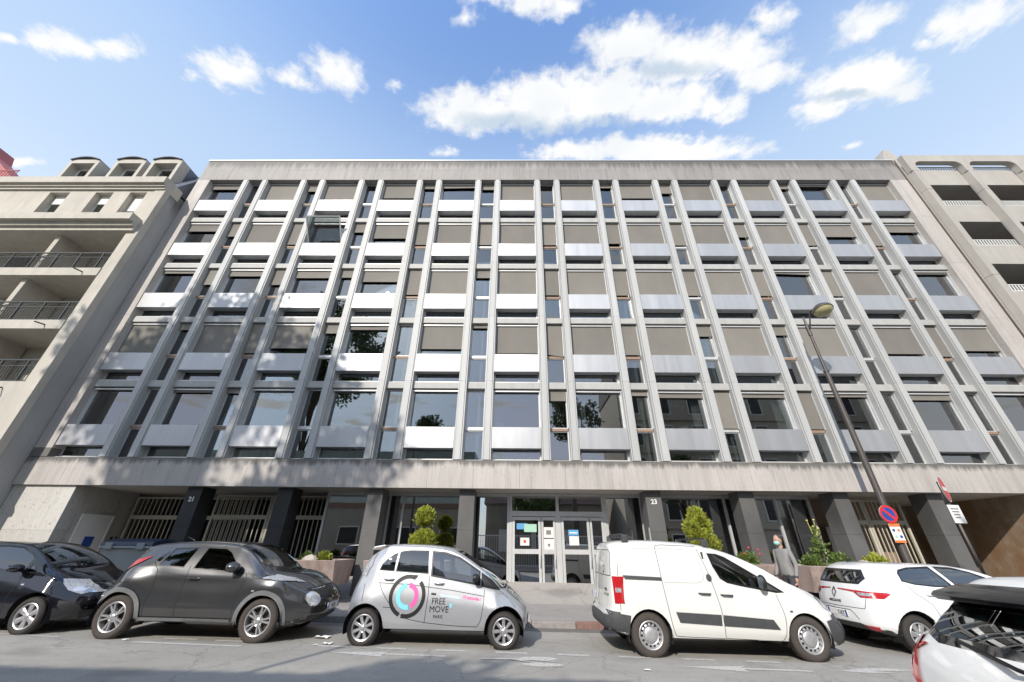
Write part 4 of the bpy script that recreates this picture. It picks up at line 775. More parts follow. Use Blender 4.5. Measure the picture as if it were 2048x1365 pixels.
class Car:
    def __init__(s, name, label, Xr, Yc, sp, paint, group='parked vehicles', cat='car'):
        s.sp = sp; s.root = thing(name, label, cat, (Xr, Yc, gz(Xr+2)), 0, group); s.root.rotation_euler = (0, math.atan(.011), 0)
        s.paint = paint; s.W = max(p[1] for p in sp['wm']); s.L = sp['L']; s.x0 = sp.get('x0', 0.0); s.make()
    def make(s):
        sp = s.sp; L, x0 = s.L, s.x0
        e = np.array([0, .004, .012, .025, .045, .07, .10, .14, .18]); mid = np.arange(x0+.22, L-.2, .035)
        xs = np.concatenate([x0+e, mid, L-e[::-1]]); n = len(xs); c = {k: pch(xs, sp[k]) for k in ('zt', 'zb', 'zl', 'wm', 'ws', 'wr', 'crown')}
        wl = c['wm']-sp.get('tuck', .06); loops = []
        tS = np.linspace(0, 1, 16); tG = np.linspace(0, 1, 11)[1:]; aR = np.linspace(0, math.pi/2, 10)[1:]
        for i in range(n):
            zl, zb, zt, wm, ws, wr = (c[k][i] for k in ('zl', 'zb', 'zt', 'wm', 'ws', 'wr')); zr = max(zb+.012, zt-c['crown'][i]); zt = max(zt, zr+.003); w0 = wl[i]
            Y = [0, .5*w0, w0-.07]; Z = [zl+.03, zl+.03, zl]
            Y += list(pch(tS, [(0, w0), (.16, w0+.75*(wm-w0)), (.5, wm), (.8, ws+.5*(wm-ws)), (1, ws)])); Z += list(zl+.02+(zb-zl-.02)*tS)
            Y += list(ws+(wr-ws)*tG+sp.get('bulge', .015)*np.sin(math.pi*tG)); Z += list(zb+(zr-zb)*tG)
            p = sp.get('roofp', .5); Y += list(wr*np.cos(aR)**p); Z += list(zr+(zt-zr)*np.sin(aR))
            Y = np.array(Y); Z = np.array(Z); Y[-1] = 0
            for d, r in ((xs[i]-x0, sp['rr']), (L-xs[i], sp['rf'])):
                if d < r:
                    ins = r-math.sqrt(max(0, r*r-(r-d)**2)); zc = (zt+zl)/2; Y = Y*(1-ins/wm); Z = zc+(Z-zc)*(1-ins*.8/((zt-zl)/2))
            loops.append(np.stack([np.full(len(Y), xs[i]), Y, Z], 1))
        def cap(lp, ks):
            zc = (lp[:, 2].max()+lp[:, 2].min())/2; out = []
            for k in ks: q = lp.copy(); q[:, 1] *= k; q[:, 2] = zc+(q[:, 2]-zc)*k; out.append(q)
            return out
        ks = (.93, .86, .78, .70, .61, .52, .43, .34, .25, .16, .07)
        loops = cap(loops[0], ks[::-1])+loops+cap(loops[-1], ks)
        P = np.stack(loops); x, y, z = P[..., 0].copy(), P[..., 1], P[..., 2]
        wf = sstep(L-sp.get('lf', .9), L, x); wb = 1-sstep(x0, x0+sp.get('lr', .8), x)
        P[..., 0] = x-wf*(sp['cf']*(np.abs(y)/s.W)**sp.get('pf', 2.2))+wb*(sp['cr']*(np.abs(y)/s.W)**sp.get('pr', 2.2))+wf*pch(z.reshape(-1), sp['ff']).reshape(z.shape)+wb*pch(z.reshape(-1), sp['fr']).reshape(z.shape)
        if 'bump' in sp:
            for bx, bz, rx, rz, amt in sp['bump']:
                f = np.exp(-((x-bx)/rx)**2-((z-bz)/rz)**2)*(np.abs(y) > .3); P[..., 1] += amt*f
        m, K = P.shape[:2]; bm = bmesh.new(); V = []
        for i in range(m):
            row = [bm.verts.new(P[i, k]) for k in range(K)]; left = [row[0]]+[bm.verts.new((P[i, k, 0], -P[i, k, 1], P[i, k, 2])) for k in range(1, K-1)]+[row[-1]]
            V.append(row+left[::-1][1:-1])
        nn = len(V[0])
        for i in range(m-1):
            for k in range(nn): bm.faces.new((V[i][k], V[i][(k+1) % nn], V[i+1][(k+1) % nn], V[i+1][k]))
        bm.faces.new(V[0]); bm.faces.new(V[-1][::-1]); bmesh.ops.recalc_face_normals(bm, faces=bm.faces)
        s.bm = bm; s.bvh = BVHTree.FromBMesh(bm)
    # -- cutting pieces out of the shell
    AX = {'side': (0, 2), 'end': (1, 2), 'top': (0, 1)}
    def cut(s, poly, proj, sel=None, faces=None):
        a, b = s.AX[proj]; P = [Vector(p) for p in poly]
        if sum(P[i][0]*P[(i+1) % len(P)][1]-P[(i+1) % len(P)][0]*P[i][1] for i in range(len(P))) < 0: P = P[::-1]
        lo = (min(p[0] for p in P)-.06, min(p[1] for p in P)-.06); hi = (max(p[0] for p in P)+.06, max(p[1] for p in P)+.06)
        def near(f):
            for v in f.verts:
                if lo[0] <= v.co[a] <= hi[0] and lo[1] <= v.co[b] <= hi[1]: return True
            return False
        fs = [f for f in (faces if faces is not None else s.bm.faces) if near(f) and (sel is None or sel(f))]
        for i in range(len(P)):
            p, q = P[i], P[(i+1) % len(P)]; d = q-p
            if d.length < 1e-6: continue
            no = Vector((0, 0, 0)); no[a] = -d[1]; no[b] = d[0]; co = Vector((0, 0, 0)); co[a] = p[0]; co[b] = p[1]
            ed = {e for f in fs for e in f.edges}; vv = {v for f in fs for v in f.verts}
            r = bmesh.ops.bisect_plane(s.bm, geom=list(fs)+list(ed)+list(vv), dist=1e-5, plane_co=co, plane_no=no.normalized())
            fs = [g for g in r['geom'] if isinstance(g, bmesh.types.BMFace)]
        ins = []
        for f in fs:
            if sel is not None and not sel(f): continue
            c = f.calc_center_median()
            if all((P[(i+1) % len(P)][0]-P[i][0])*(c[b]-P[i][1])-(P[(i+1) % len(P)][1]-P[i][1])*(c[a]-P[i][0]) > -1e-6 for i in range(len(P))): ins.append(f)
        return ins
    def lift(s, faces, name, m, push=0.0, parent=None, smooth=True):
        """move faces into a mesh of their own"""
        if not faces: return None
        idx = {}; vs = []; fs = []
        for f in faces:
            row = []
            for v in f.verts:
                if v not in idx: idx[v] = len(vs); vs.append(v.co+v.normal*push)
                row.append(idx[v])
            fs.append(row)
        me = bpy.data.meshes.new(name); me.from_pydata([tuple(v) for v in vs], [], fs); me.materials.append(m)
        if smooth: me.shade_smooth()
        bmesh.ops.delete(s.bm, geom=faces, context='FACES_ONLY'); return obj(name, me, parent or s.root)
    def window(s, poly, proj, sel=None, border=.03, gm=None, name='window', border_mat=None, inner=None):
        """pane in a black seal; both sides of the car at once"""
        fs = s.cut(poly, proj, sel); c = sum((Vector(p) for p in poly), Vector((0, 0)))/len(poly)
        ctr = inner
        if ctr is None:
            P = [Vector(p) for p in poly]; n = len(P); ctr = []
            if sum(P[i][0]*P[(i+1) % n][1]-P[(i+1) % n][0]*P[i][1] for i in range(n)) < 0: P = P[::-1]
            for i in range(n):
                a, b, d = P[i-1], P[i], P[(i+1) % n]; e1 = (b-a).normalized(); e2 = (d-b).normalized(); n1 = Vector((-e1[1], e1[0])); n2 = Vector((-e2[1], e2[0])); k = n1+n2
                k = k/max(.35, k.dot(n1)) if k.length > 1e-6 else n1; ctr.append(b+k*border)
        ins = s.cut(ctr, proj, sel, faces=fs); st = set(ins)
        alls = s.cut_last(fs, poly, proj, sel)
        ring = [f for f in alls if f not in st]
        for sd in (-1, 1) if proj == 'side' else (0,):
            a = [f for f in ins if f.is_valid and (sd == 0 or f.calc_center_median().y*sd > 0)]; b = [f for f in ring if f.is_valid and (sd == 0 or f.calc_center_median().y*sd > 0)]
            w = s.lift(b, 'window_seal' if name == 'window' else name+'_seal', border_mat or CM['seal'], -.001); g = s.lift(a, name, gm or CARG, -.006)
            if g is not None:                                # panes are evenly curved
                co = np.array([v.co[:] for v in g.data.vertices]); ax = {'side': 1, 'end': 0, 'top': 2}[proj]; p, q = [i for i in range(3) if i != ax]; A, B = co[:, p], co[:, q]
                if ax == 0: Z = np.stack([np.ones(len(A)), A*A, B, B*B, A*A*B], 1)
                elif ax == 2: Z = np.stack([np.ones(len(A)), A, A*A, B*B, A*B*B], 1)
                else: Z = np.stack([np.ones(len(A)), A, B, A*A, A*B, B*B], 1)
                f = Z @ np.linalg.lstsq(Z, co[:, ax], rcond=None)[0]
                for v, k in zip(g.data.vertices, f): v.co[ax] = float(k)
                g.data.update()
    def cut_last(s, fs, poly, proj, sel):
        """faces inside poly again after an inner cut"""
        a, b = s.AX[proj]; P = [Vector(p) for p in poly]
        if sum(P[i][0]*P[(i+1) % len(P)][1]-P[(i+1) % len(P)][0]*P[i][1] for i in range(len(P))) < 0: P = P[::-1]
        out = []
        for f in s.bm.faces:
            c = f.calc_center_median()
            if (sel is None or sel(f)) and all((P[(i+1) % len(P)][0]-P[i][0])*(c[b]-P[i][1])-(P[(i+1) % len(P)][1]-P[i][1])*(c[a]-P[i][0]) > -1e-6 for i in range(len(P))): out.append(f)
        return out
    def arch(s, cx, cz, r, n=28, depth=.30, flat=0):
        poly = [(cx+r*math.cos(t), cz+r*math.sin(t)) for t in np.linspace(0, 2*math.pi, n+1)[:-1]]
        fs = s.cut(poly, 'side', lambda f: abs(f.calc_center_median().y) > s.W-.34); bmesh.ops.delete(s.bm, geom=fs, context='FACES')
        for sd in (-1, 1):
            b = MB(); w = s.W-.015; ts = np.linspace(-.35, math.pi+.35, 25); g = []
            for yy in (w-.02, w-depth): g += [(cx+(r+.006)*math.cos(t), sd*yy, cz+(r+.006)*math.sin(t)) for t in ts]
            b.add(g, [(i, i+1, 26+i, 25+i) for i in range(24)]); b.add([(cx, sd*(w-depth), cz)]+g[25:], [(0, i+1, i+2) for i in range(24)]); b.build('wheel_arch', CM['liner'], s.root, fix=False)
    def hit(s, p, proj, sgn):
        a, b = s.AX[proj]; ax = 3-a-b; o = Vector((0, 0, 0)); o[a] = p[0]; o[b] = p[1]; o[ax] = 8.0*sgn+(s.L/2 if ax == 0 else 0); d = Vector((0, 0, 0)); d[ax] = -sgn
        h = s.bvh.ray_cast(o, d)
        if h[0] is None: h = s.bvh.find_nearest(o-Vector([8.0*sgn-(s.W if ax == 1 else (s.L/2 if ax == 0 else 1.0))*sgn if i == ax else 0 for i in range(3)]))
        return h[0], h[1]
    def patch(s, poly, proj, sgn, m, name, off=.004, grid=.05, thick=0.0, parent=None, lip=True):
        """flat shape laid onto the body, following its curvature"""
        bm = bmesh.new(); f = bm.faces.new([bm.verts.new((p[0], p[1], 0)) for p in poly])
        for ax in (0, 1):
            lo = min(p[ax] for p in poly); hi = max(p[ax] for p in poly); k = max(1, int((hi-lo)/grid))
            for i in range(1, k+1):
                co = Vector((0, 0, 0)); co[ax] = lo+(hi-lo)*i/(k+1); no = Vector((0, 0, 0)); no[ax] = 1
                bmesh.ops.bisect_plane(bm, geom=bm.verts[:]+bm.edges[:]+bm.faces[:], dist=1e-6, plane_co=co, plane_no=no)
        for v in bm.verts:
            h, nn = s.hit((v.co.x, v.co.y), proj, sgn); edge = v.is_boundary
            v.co = h+nn*(off if not (edge and thick) else -.002)
        me = bpy.data.meshes.new(name); bmesh.ops.recalc_face_normals(bm, faces=bm.faces); bm.to_mesh(me); bm.free(); me.materials.append(m); me.shade_smooth()
        ax = 3-sum(s.AX[proj])
        if me.polygons and sum(p.normal[ax]*p.area for p in me.polygons)*sgn < 0: me.flip_normals()
        return obj(name, me, parent or s.root)
    def text(s, txt, size, x, z, proj, sgn, m, name='lettering', bold=.0, sx=1.0, flip=False, slant=0.0, skew=0.0):
        me = text_mesh(txt, size, m, bold)
        for v in me.vertices:
            tx = v.co.x*sx; p = (x+(-tx if flip else tx)+v.co.y*slant, z+v.co.y+tx*skew); h, nn = s.hit(p, proj, sgn); v.co = h+nn*.006
        return obj(name, me, s.root)
    def seam(s, pts, proj='side', sgns=(-1, 1), w=.009, b=None, m=None, name='panel_gap', off=.0015):
        if b is None and len(sgns) > 1:
            for sg in sgns: o = s.seam(pts, proj, (sg,), w, None, m, name, off)
            return o
        own = b is None; b = b or MB(); P = [Vector(p) for p in pts]; Q = []
        for i in range(len(P)-1):
            k = max(1, int((P[i+1]-P[i]).length/.035)); Q += [P[i].lerp(P[i+1], j/k) for j in range(k)]
        Q.append(P[-1])
        for sg in sgns:
            vs = []
            for i, p in enumerate(Q):
                d = (Q[min(i+1, len(Q)-1)]-Q[max(i-1, 0)]).normalized(); nrm = Vector((-d[1], d[0]))*w/2
                for q in (p-nrm, p+nrm): h, nn = s.hit(q, proj, sg); vs.append(h+nn*off)
            b.add(vs, [(2*i, 2*i+1, 2*i+3, 2*i+2) for i in range(len(Q)-1)])
        if own: return b.build(name, m or CM['gap'], s.root, fix=False)
    def seams(s, lines, w=.009, name='panel_gap', m=None):
        for sg in (-1, 1):
            b = MB()
            for p in lines: s.seam(p, sgns=(sg,), w=w, b=b)
            b.build(name, m or CM['gap'], s.root, fix=False)
    def curve(s, pts, n=6):
        """smooth polyline through points"""
        t = np.arange(len(pts)); u = np.linspace(0, len(pts)-1, (len(pts)-1)*n+1); return list(zip(pch(u, list(zip(t, [p[0] for p in pts]))), pch(u, list(zip(t, [p[1] for p in pts])))))
    def finish(s, sub=()):
        bm = s.bm
        for f in bm.faces: f.material_index = 0; f.smooth = True
        for f in bm.faces:
            c = f.calc_center_median()
            if f.normal.z < -.75 and c.z < .45: f.material_index = 1
        me = bpy.data.meshes.new('body'); bm.to_mesh(me); bm.free(); me.materials.append(s.paint); me.materials.append(CM['under']); me.set_sharp_from_angle(angle=math.radians(42)); s.body = obj('body', me, s.root); return s.body
    def wheels(s, xr, xf, R, rr, style, yo=.0, width=.2, tm=None, n=5, steer=0):
        proto = None
        for x in (xr, xf):
            for sd in (-1, 1):
                if proto is None:
                    T = Matrix.Rotation(math.pi/2, 4, 'X'); h = width/2
                    tp = [(rr-.004, h-.035), (rr+.006, h-.008), (rr+.03, h+.004), (R-.045, h+.002), (R-.018, h-.016), (R-.004, h-.045), (R, h-.06), (R, -h+.06), (R-.018, -h+.016), (R-.05, -h), (rr, -h+.02)]
                    tb = MB().lathe(tp, 48, T)
                    for k in range(48):                      # tread blocks along the shoulder
                        th = 2*math.pi*k/48; c = Matrix.Rotation(th, 4, 'Y'); tb.box(-.012, .012, -h+.03, -h+.075, R-.004, R+.003, c); tb.box(-.012, .012, h-.075, h-.03, R-.004, R+.003, c)
                    tme = tb.mesh('wheel', tm or CM['tyre'], True, 40)
                    parts = [('rim', s.rim(rr, h, style, n, T), CM['steel'] if style == 'steel' else CM['rim']), ('brake', MB().lathe([(0, h-.11), (rr*.72, h-.11), (rr*.72, h-.125)], 32, T).lathe([(rr*.3, h-.10), (rr-.02, h-.14), (rr-.01, h-.16)], 32, T), CM['disc']), ('hub_cap', MB().lathe([(rr*.20, h-.045), (rr*.19, h-.025), (rr*.12, h-.016), (0, h-.015)], 24, T), CM['steel'] if style == 'steel' else CM['rim'])]
                    if style == 'steel': parts[2] = ('hub_cap', MB().lathe([(rr*.56, h-.045), (rr*.55, h-.03), (rr*.46, h-.018), (rr*.2, h-.012), (0, h-.010)], 36, T), CM['steel'])
                    proto = [(nm, b.mesh(nm, m, True, 35)) for nm, b, m in parts]
                    w = obj('wheel', tme, s.root)
                else: w = obj('wheel', tme, s.root)
                w.location = (x, sd*(s.W-h-.004-yo), R); w.rotation_euler = (0, 0 if sd < 0 else 0, 0 if sd < 0 else math.pi); ang = random.uniform(0, 1.2)
                Rm = Matrix.Rotation(math.pi if sd > 0 else 0, 4, 'Z') @ Matrix.Rotation(ang, 4, 'Y'); w.rotation_euler = Rm.to_euler()
                for nm, me in proto: obj(nm, me, w)
    def rim(s, rr, h, style, n, T):
        b = MB().lathe([(rr+.002, h-.03), (rr+.004, h-.012), (rr-.006, h-.006), (rr-.02, h-.012), (rr-.026, h-.03), (rr-.03, h-.13)], 48, T)
        if style == 'steel':
            b.lathe([(rr*.55, h-.05), (rr*.62, h-.035), (rr*.68, h-.032)], 48, T); b.lathe([(rr*.84, h-.045), (rr*.90, h-.05), (rr-.025, h-.06)], 48, T)
            for k in range(14):
                a0 = 2*math.pi*k/14; a1 = a0+2*math.pi/14*.55; A = []
                for t in np.linspace(a0, a1, 4):
                    for r_, hh in ((rr*.68, h-.032), (rr*.84, h-.045)): A.append(T @ Vector((r_*math.cos(t), r_*math.sin(t), hh)))
                b.add(A, [(2*i, 2*i+1, 2*i+3, 2*i+2) for i in range(3)])
            return b
        def spoke(th, w0, w1, off=0.0):
            r0, r1 = rr*.14, rr-.018; c, q = math.cos(th), math.sin(th)
            def P(r, y, hh): return T @ Vector((r*c-(y)*q, r*q+(y)*c, hh))
            vs = []
            for r, w, hh in ((r0, w0, h-.028), ((r0+r1)/2, (w0+w1)/2, h-.022), (r1, w1, h-.020)):
                k = off*(r-r0)/(r1-r0)
                vs += [P(r, k-w/2, hh-.012), P(r, k-w/2*.6, hh), P(r, k+w/2*.6, hh), P(r, k+w/2, hh-.012), P(r, k+w/2, hh-.045), P(r, k-w/2, hh-.045)]
            b.add(vs, [(6*i+j, 6*i+(j+1) % 6, 6*i+6+(j+1) % 6, 6*i+6+j) for i in range(2) for j in range(6)])
        for k in range(n):
            th = 2*math.pi*k/n+.3
            if style == 'double': spoke(th-.13, .032, .034, -.012); spoke(th+.13, .032, .034, .012)
            elif style == 'broad': spoke(th, .06, .105)
            else: spoke(th, .036, .062)
        for k in range(5):
            t = 2*math.pi*k/5; b.lathe([(.0, h-.020), (.009, h-.021), (.010, h-.035)], 8, T @ Matrix.Translation((rr*.30*math.cos(t), rr*.30*math.sin(t), 0)))
        b.lathe([(rr*.15, h-.05), (rr*.36, h-.034), (rr*.36, h-.06)], 30, T); return b
    def mirror(s, x, z, y, lx=.10, lz=.075, ly=.11, m=None, house=True):
        for sd in (-1, 1):
            b = MB(); b.ellipsoid((x, sd*(y+ly*.9), z), (lx, ly, lz), 18, 12); b.v = [(p[0] if p[0] > x-lx*.45 else x-lx*.45, p[1], p[2]) for p in b.v]
            o = b.build('mirror', m or s.paint, s.root, smooth=True, angle=50); MB().box(x-lx*.2, x+lx*.4, min(sd*(y-.05), sd*(y+.06)), max(sd*(y-.05), sd*(y+.06)), z-lz*.9, z-lz*.35).build('bracket', CM['seal'], o, bevel=.008)
            MB().box(x-lx*.47, x-lx*.455, min(sd*(y+.02), sd*(y+ly*1.75)), max(sd*(y+.02), sd*(y+ly*1.75)), z-lz*.7, z+lz*.7).build('mirror_glass', CM['chrome'], o)
    def handle(s, x, z, w=.18, m=None, h=.03):
        for sd in (-1, 1):
            p, nn = s.hit((x, z), 'side', sd)
            b = MB().tube([(x-w/2, p.y, z), (x-w/2+.03, p.y+sd*.035, z), (x+w/2-.03, p.y+sd*.035, z-.004), (x+w/2, p.y, z-.004)], [.013, .014, .014, .013], 8); b.build('door_handle', m or s.paint, s.root, smooth=True)
    def cabin(s, xs, zs, y=.34, wheel=True, dash=None, rear=True):
        """front seats, rear bench, dashboard and steering wheel"""
        for sd in (-1, 1):
            b = MB(); q = Matrix.Translation((xs, sd*y, zs)) @ Matrix.Rotation(math.radians(-14), 4, 'Y')
            b.box(-.08, .08, -.23, .23, 0, .62, q); b.box(-.05, .06, -.13, .13, .66, .84, q); b.box(-.02, .02, -.06, .06, .6, .68, q); b.box(xs, xs+.5, sd*y-.24, sd*y+.24, zs-.05, zs+.09); b.build('seat', CM['seat'], s.root, bevel=.03)
        if rear: MB().box(-.08, .08, -.6, .6, 0, .55, Matrix.Translation((xs-.95, 0, zs+.02)) @ Matrix.Rotation(math.radians(-16), 4, 'Y')).build('rear_bench', CM['seat'], s.root, bevel=.03)
        if dash:
            x, z = dash; MB().prism([(x, z-.25), (x, z-.06), (x+.1, z), (x+.5, z-.02), (x+.5, z-.25)], -.66, .66).build('dashboard', CM['dash'], s.root, bevel=.02)
            MB().tube([Vector((x-.12, .34, z-.04))+Matrix.Rotation(math.radians(24), 3, 'Y') @ Vector((0, .18*math.cos(t), .18*math.sin(t))) for t in np.linspace(0, 2*math.pi, 25)], .016, 6).build('steering_wheel', CM['dash'], s.root, smooth=True)
    def plate(s, x, y, z, sgn, txt='', dy=0.0):
        o = MB().box(x-.006, x+.006, y-.26, y+.26, z-.055, z+.055).build('number_plate', CM['plate'], s.root, bevel=.004)
        for e in (-1, 1): MB().box(x+sgn*.006, x+sgn*.0075, y+e*.235-.022, y+e*.235+.022, z-.053, z+.053).build('band', CM['plateblue'], o)
        if txt:
            t = obj('characters', text_mesh(txt, .098, CM['ink'], .002), o, (x+sgn*.008, y+dy, z-.036)); t.rotation_euler = (math.pi/2, 0, math.pi/2 if sgn > 0 else -math.pi/2); t.scale = (.86, 1, 1)
        return o
    def wiper(s, pts, r=.010): return MB().tube(pts, r, 5).build('wiper', CM['seal'], s.root)
SIDE = lambda f: abs(f.normal.y) > .42
TOPF = lambda f: f.normal.z > .12
# ---------------------------------------------------------------- the vehicles
def mirrored(poly): return [(-p[0], p[1]) for p in poly[::-1]]
def symt(half): return half+[(p[0], -p[1]) for p in half[::-1]]      # top view outline (x, y) from its y>0 half
# -- silver city car
P_SIL = paint_mat('silver_paint', (.50, .51, .53), .55, .36, dirt=.06)
c = Car('city_car', 'small silver electric city car with a pink and blue ring logo on its doors', -3.19, 9.07, dict(L=3.44,
    zt=[(0, 1.50), (.15, 1.57), (.5, 1.61), (1.0, 1.625), (1.4, 1.62), (1.7, 1.60), (1.9, 1.565), (2.05, 1.51), (2.25, 1.41), (2.53, 1.25), (2.86, 1.06), (3.05, .96), (3.2, .88), (3.32, .77), (3.44, .66)],
    zb=[(0, .98), (.3, 1.10), (.6, 1.14), (1.5, 1.11), (2.0, 1.03), (2.6, .925), (2.95, .88), (3.15, .80), (3.3, .70), (3.44, .58)], zl=[(0, .34), (.4, .26), (3.0, .26), (3.2, .22), (3.44, .2)],
    wm=[(0, .62), (.25, .71), (.6, .737), (2.9, .737), (3.2, .70), (3.44, .58)], ws=[(0, .56), (.4, .66), (1.0, .68), (2.4, .68), (2.9, .67), (3.2, .60), (3.44, .5)], wr=[(0, .48), (.3, .52), (.8, .54), (1.7, .54), (2.1, .56), (2.6, .62), (2.9, .64), (3.15, .56), (3.44, .42)],
    crown=[(0, .06), (1.8, .07), (2.3, .05), (3.44, .05)], rr=.10, rf=.12, cf=.20, cr=.12, ff=[(.2, -.04), (.45, 0), (.6, -.02), (.75, -.08), (.95, -.14)], fr=[(.3, 0), (.62, .02), (.8, .05), (1.0, .11), (1.2, .17), (1.36, .26), (1.5, .38), (1.62, .46)], bump=[(.45, .62, .32, .16, .02), (2.99, .6, .3, .14, .02)]), P_SIL)
c.arch(.452, .30, .352); c.arch(2.991, .30, .352)
c.window([(.57, 1.165), (.60, 1.27), (.67, 1.36), (.78, 1.44), (.885, 1.485), (.875, 1.15)], 'side', SIDE, .016, CARGD); c.window([(.89, 1.15), (.90, 1.488), (1.0, 1.51), (1.13, 1.52), (1.48, 1.52), (1.535, 1.125)], 'side', SIDE, .018, CARGD)
c.window([(1.535, 1.515), (1.83, 1.495), (2.1, 1.415), (2.31, 1.305), (2.52, 1.185), (2.53, .955), (1.58, 1.09)], 'side', SIDE, .03); c.window([(2.535, 1.175), (2.74, 1.06), (2.89, .93), (2.90, .89), (2.545, .945)], 'side', SIDE, .035)
c.window(symt([(2.02, .44), (2.92, .575), (3.0, .40), (3.03, .1)]), 'top', TOPF, .03, name='windscreen'); c.window([(-.43, 1.12), (.43, 1.12), (.41, 1.40), (.3, 1.46), (-.3, 1.46), (-.41, 1.40)], 'end', lambda f: f.normal.x < -.2, .03, CARGD, 'rear_window')
c.seams((c.curve([(.585, 1.13), (.65, .94), (.76, .78), (.92, .62), (1.07, .51), (1.21, .44), (1.55, .385)]), [(1.555, 1.11), (1.575, .8), (1.565, .6), (1.55, .385)], c.curve([(2.61, .90), (2.61, .77), (2.59, .57), (2.55, .41), (2.47, .34), (2.14, .345), (1.55, .385)]), [(.62, .97), (1.2, .955), (2.0, .88), (2.6, .80)], [(.36, .68), (.34, .95)], [(.77, .60), (1.0, .59)]))
c.handle(.80, 1.035, .19); c.handle(1.755, .985, .19); c.mirror(2.44, 1.09, .70, .09, .07, .10, CM['black']); c.patch([(.50, .93), (.60, .93), (.60, .86), (.50, .86)], 'side', -1, P_SIL, 'fuel_flap', .008)
for sd in (-1, 1):
    c.patch([(2.98, .955), (3.03, .87), (3.24, .715), (3.31, .72), (3.20, .885)], 'side', sd, CM['clear'], 'headlight', .006, .03); q = [(-.60, 1.06), (-.52, 1.08), (-.455, 1.40), (-.50, 1.45), (-.585, 1.25)]
    c.patch(q if sd < 0 else mirrored(q), 'end', -1, CM['clear'], 'tail_light', .012, .04)
def ring_arc(car, cx, cz, r, w, a0, a1, m, nm):
    ts = np.linspace(math.radians(a0), math.radians(a1), max(6, int(abs(a1-a0)/8))); car.patch([(cx+(r+w/2)*math.cos(t), cz+(r+w/2)*math.sin(t)) for t in ts]+[(cx+(r-w/2)*math.cos(t), cz+(r-w/2)*math.sin(t)) for t in ts[::-1]], 'side', -1, m, nm, .0045, .06)
INK = dict(k=mat('decal_black', (.02, .02, .02), .35), b=mat('decal_blue', (.22, .62, .85), .35), p=mat('decal_pink', (.85, .12, .36), .35), lb=mat('decal_pale_blue', (.50, .68, .78), .4))
ring_arc(c, 1.19, .775, .305, .065, 68, 248, INK['k'], 'logo_ring'); ring_arc(c, 1.19, .775, .305, .065, -104, 46, INK['k'], 'logo_ring'); c.patch([(1.17, 1.11), (1.34, 1.105), (1.32, 1.055), (1.17, 1.06)], 'side', -1, INK['k'], 'logo_ring', .0045)
ring_arc(c, 1.19, .775, .17, .075, 100, 285, INK['b'], 'logo_arc'); ring_arc(c, 1.19, .775, .17, .075, -62, 85, INK['p'], 'logo_arc')
c.text('FREE', .135, 1.78, .665, 'side', -1, INK['k'], sx=.92); c.text('MOVE', .135, 1.80, .545, 'side', -1, INK['k'], sx=.98); c.text('PARIS', .07, 1.79, .455, 'side', -1, INK['k']); c.text('10 secondes !', .075, 2.39, .745, 'side', -1, INK['p'], bold=.002, sx=.82, skew=-.10)
c.patch([(1.63, .835), (1.72, .83), (1.72, .80), (1.63, .805)], 'side', -1, INK['k'], 'logo_patch', .004); c.patch([(1.80, .815), (2.16, .785), (2.16, .75), (1.80, .785)], 'side', -1, INK['lb'], 'logo_patch', .004); c.patch([(1.99, .68), (2.03, .68), (2.03, .62), (1.99, .62)], 'side', -1, INK['b'], 'logo_patch', .004)
MB().prism([(.30, 1.50), (.33, 1.56), (.55, 1.60), (.58, 1.575)], -.46, .46).build('spoiler', P_SIL, c.root, bevel=.01)
c.wiper([(3.0, -.52, .965), (3.03, -.1, .985), (2.99, .3, 1.0)]); c.plate(3.455, 0, .42, 1); c.patch([(-.35, .34), (.35, .34), (.3, .26), (-.3, .26)], 'end', 1, CM['mesh'], 'grille', .006)
c.finish(); c.wheels(.452, 2.991, .285, .198, 'single', .012, .165, n=8); c.cabin(1.55, .45, .33, dash=(2.30, .93))
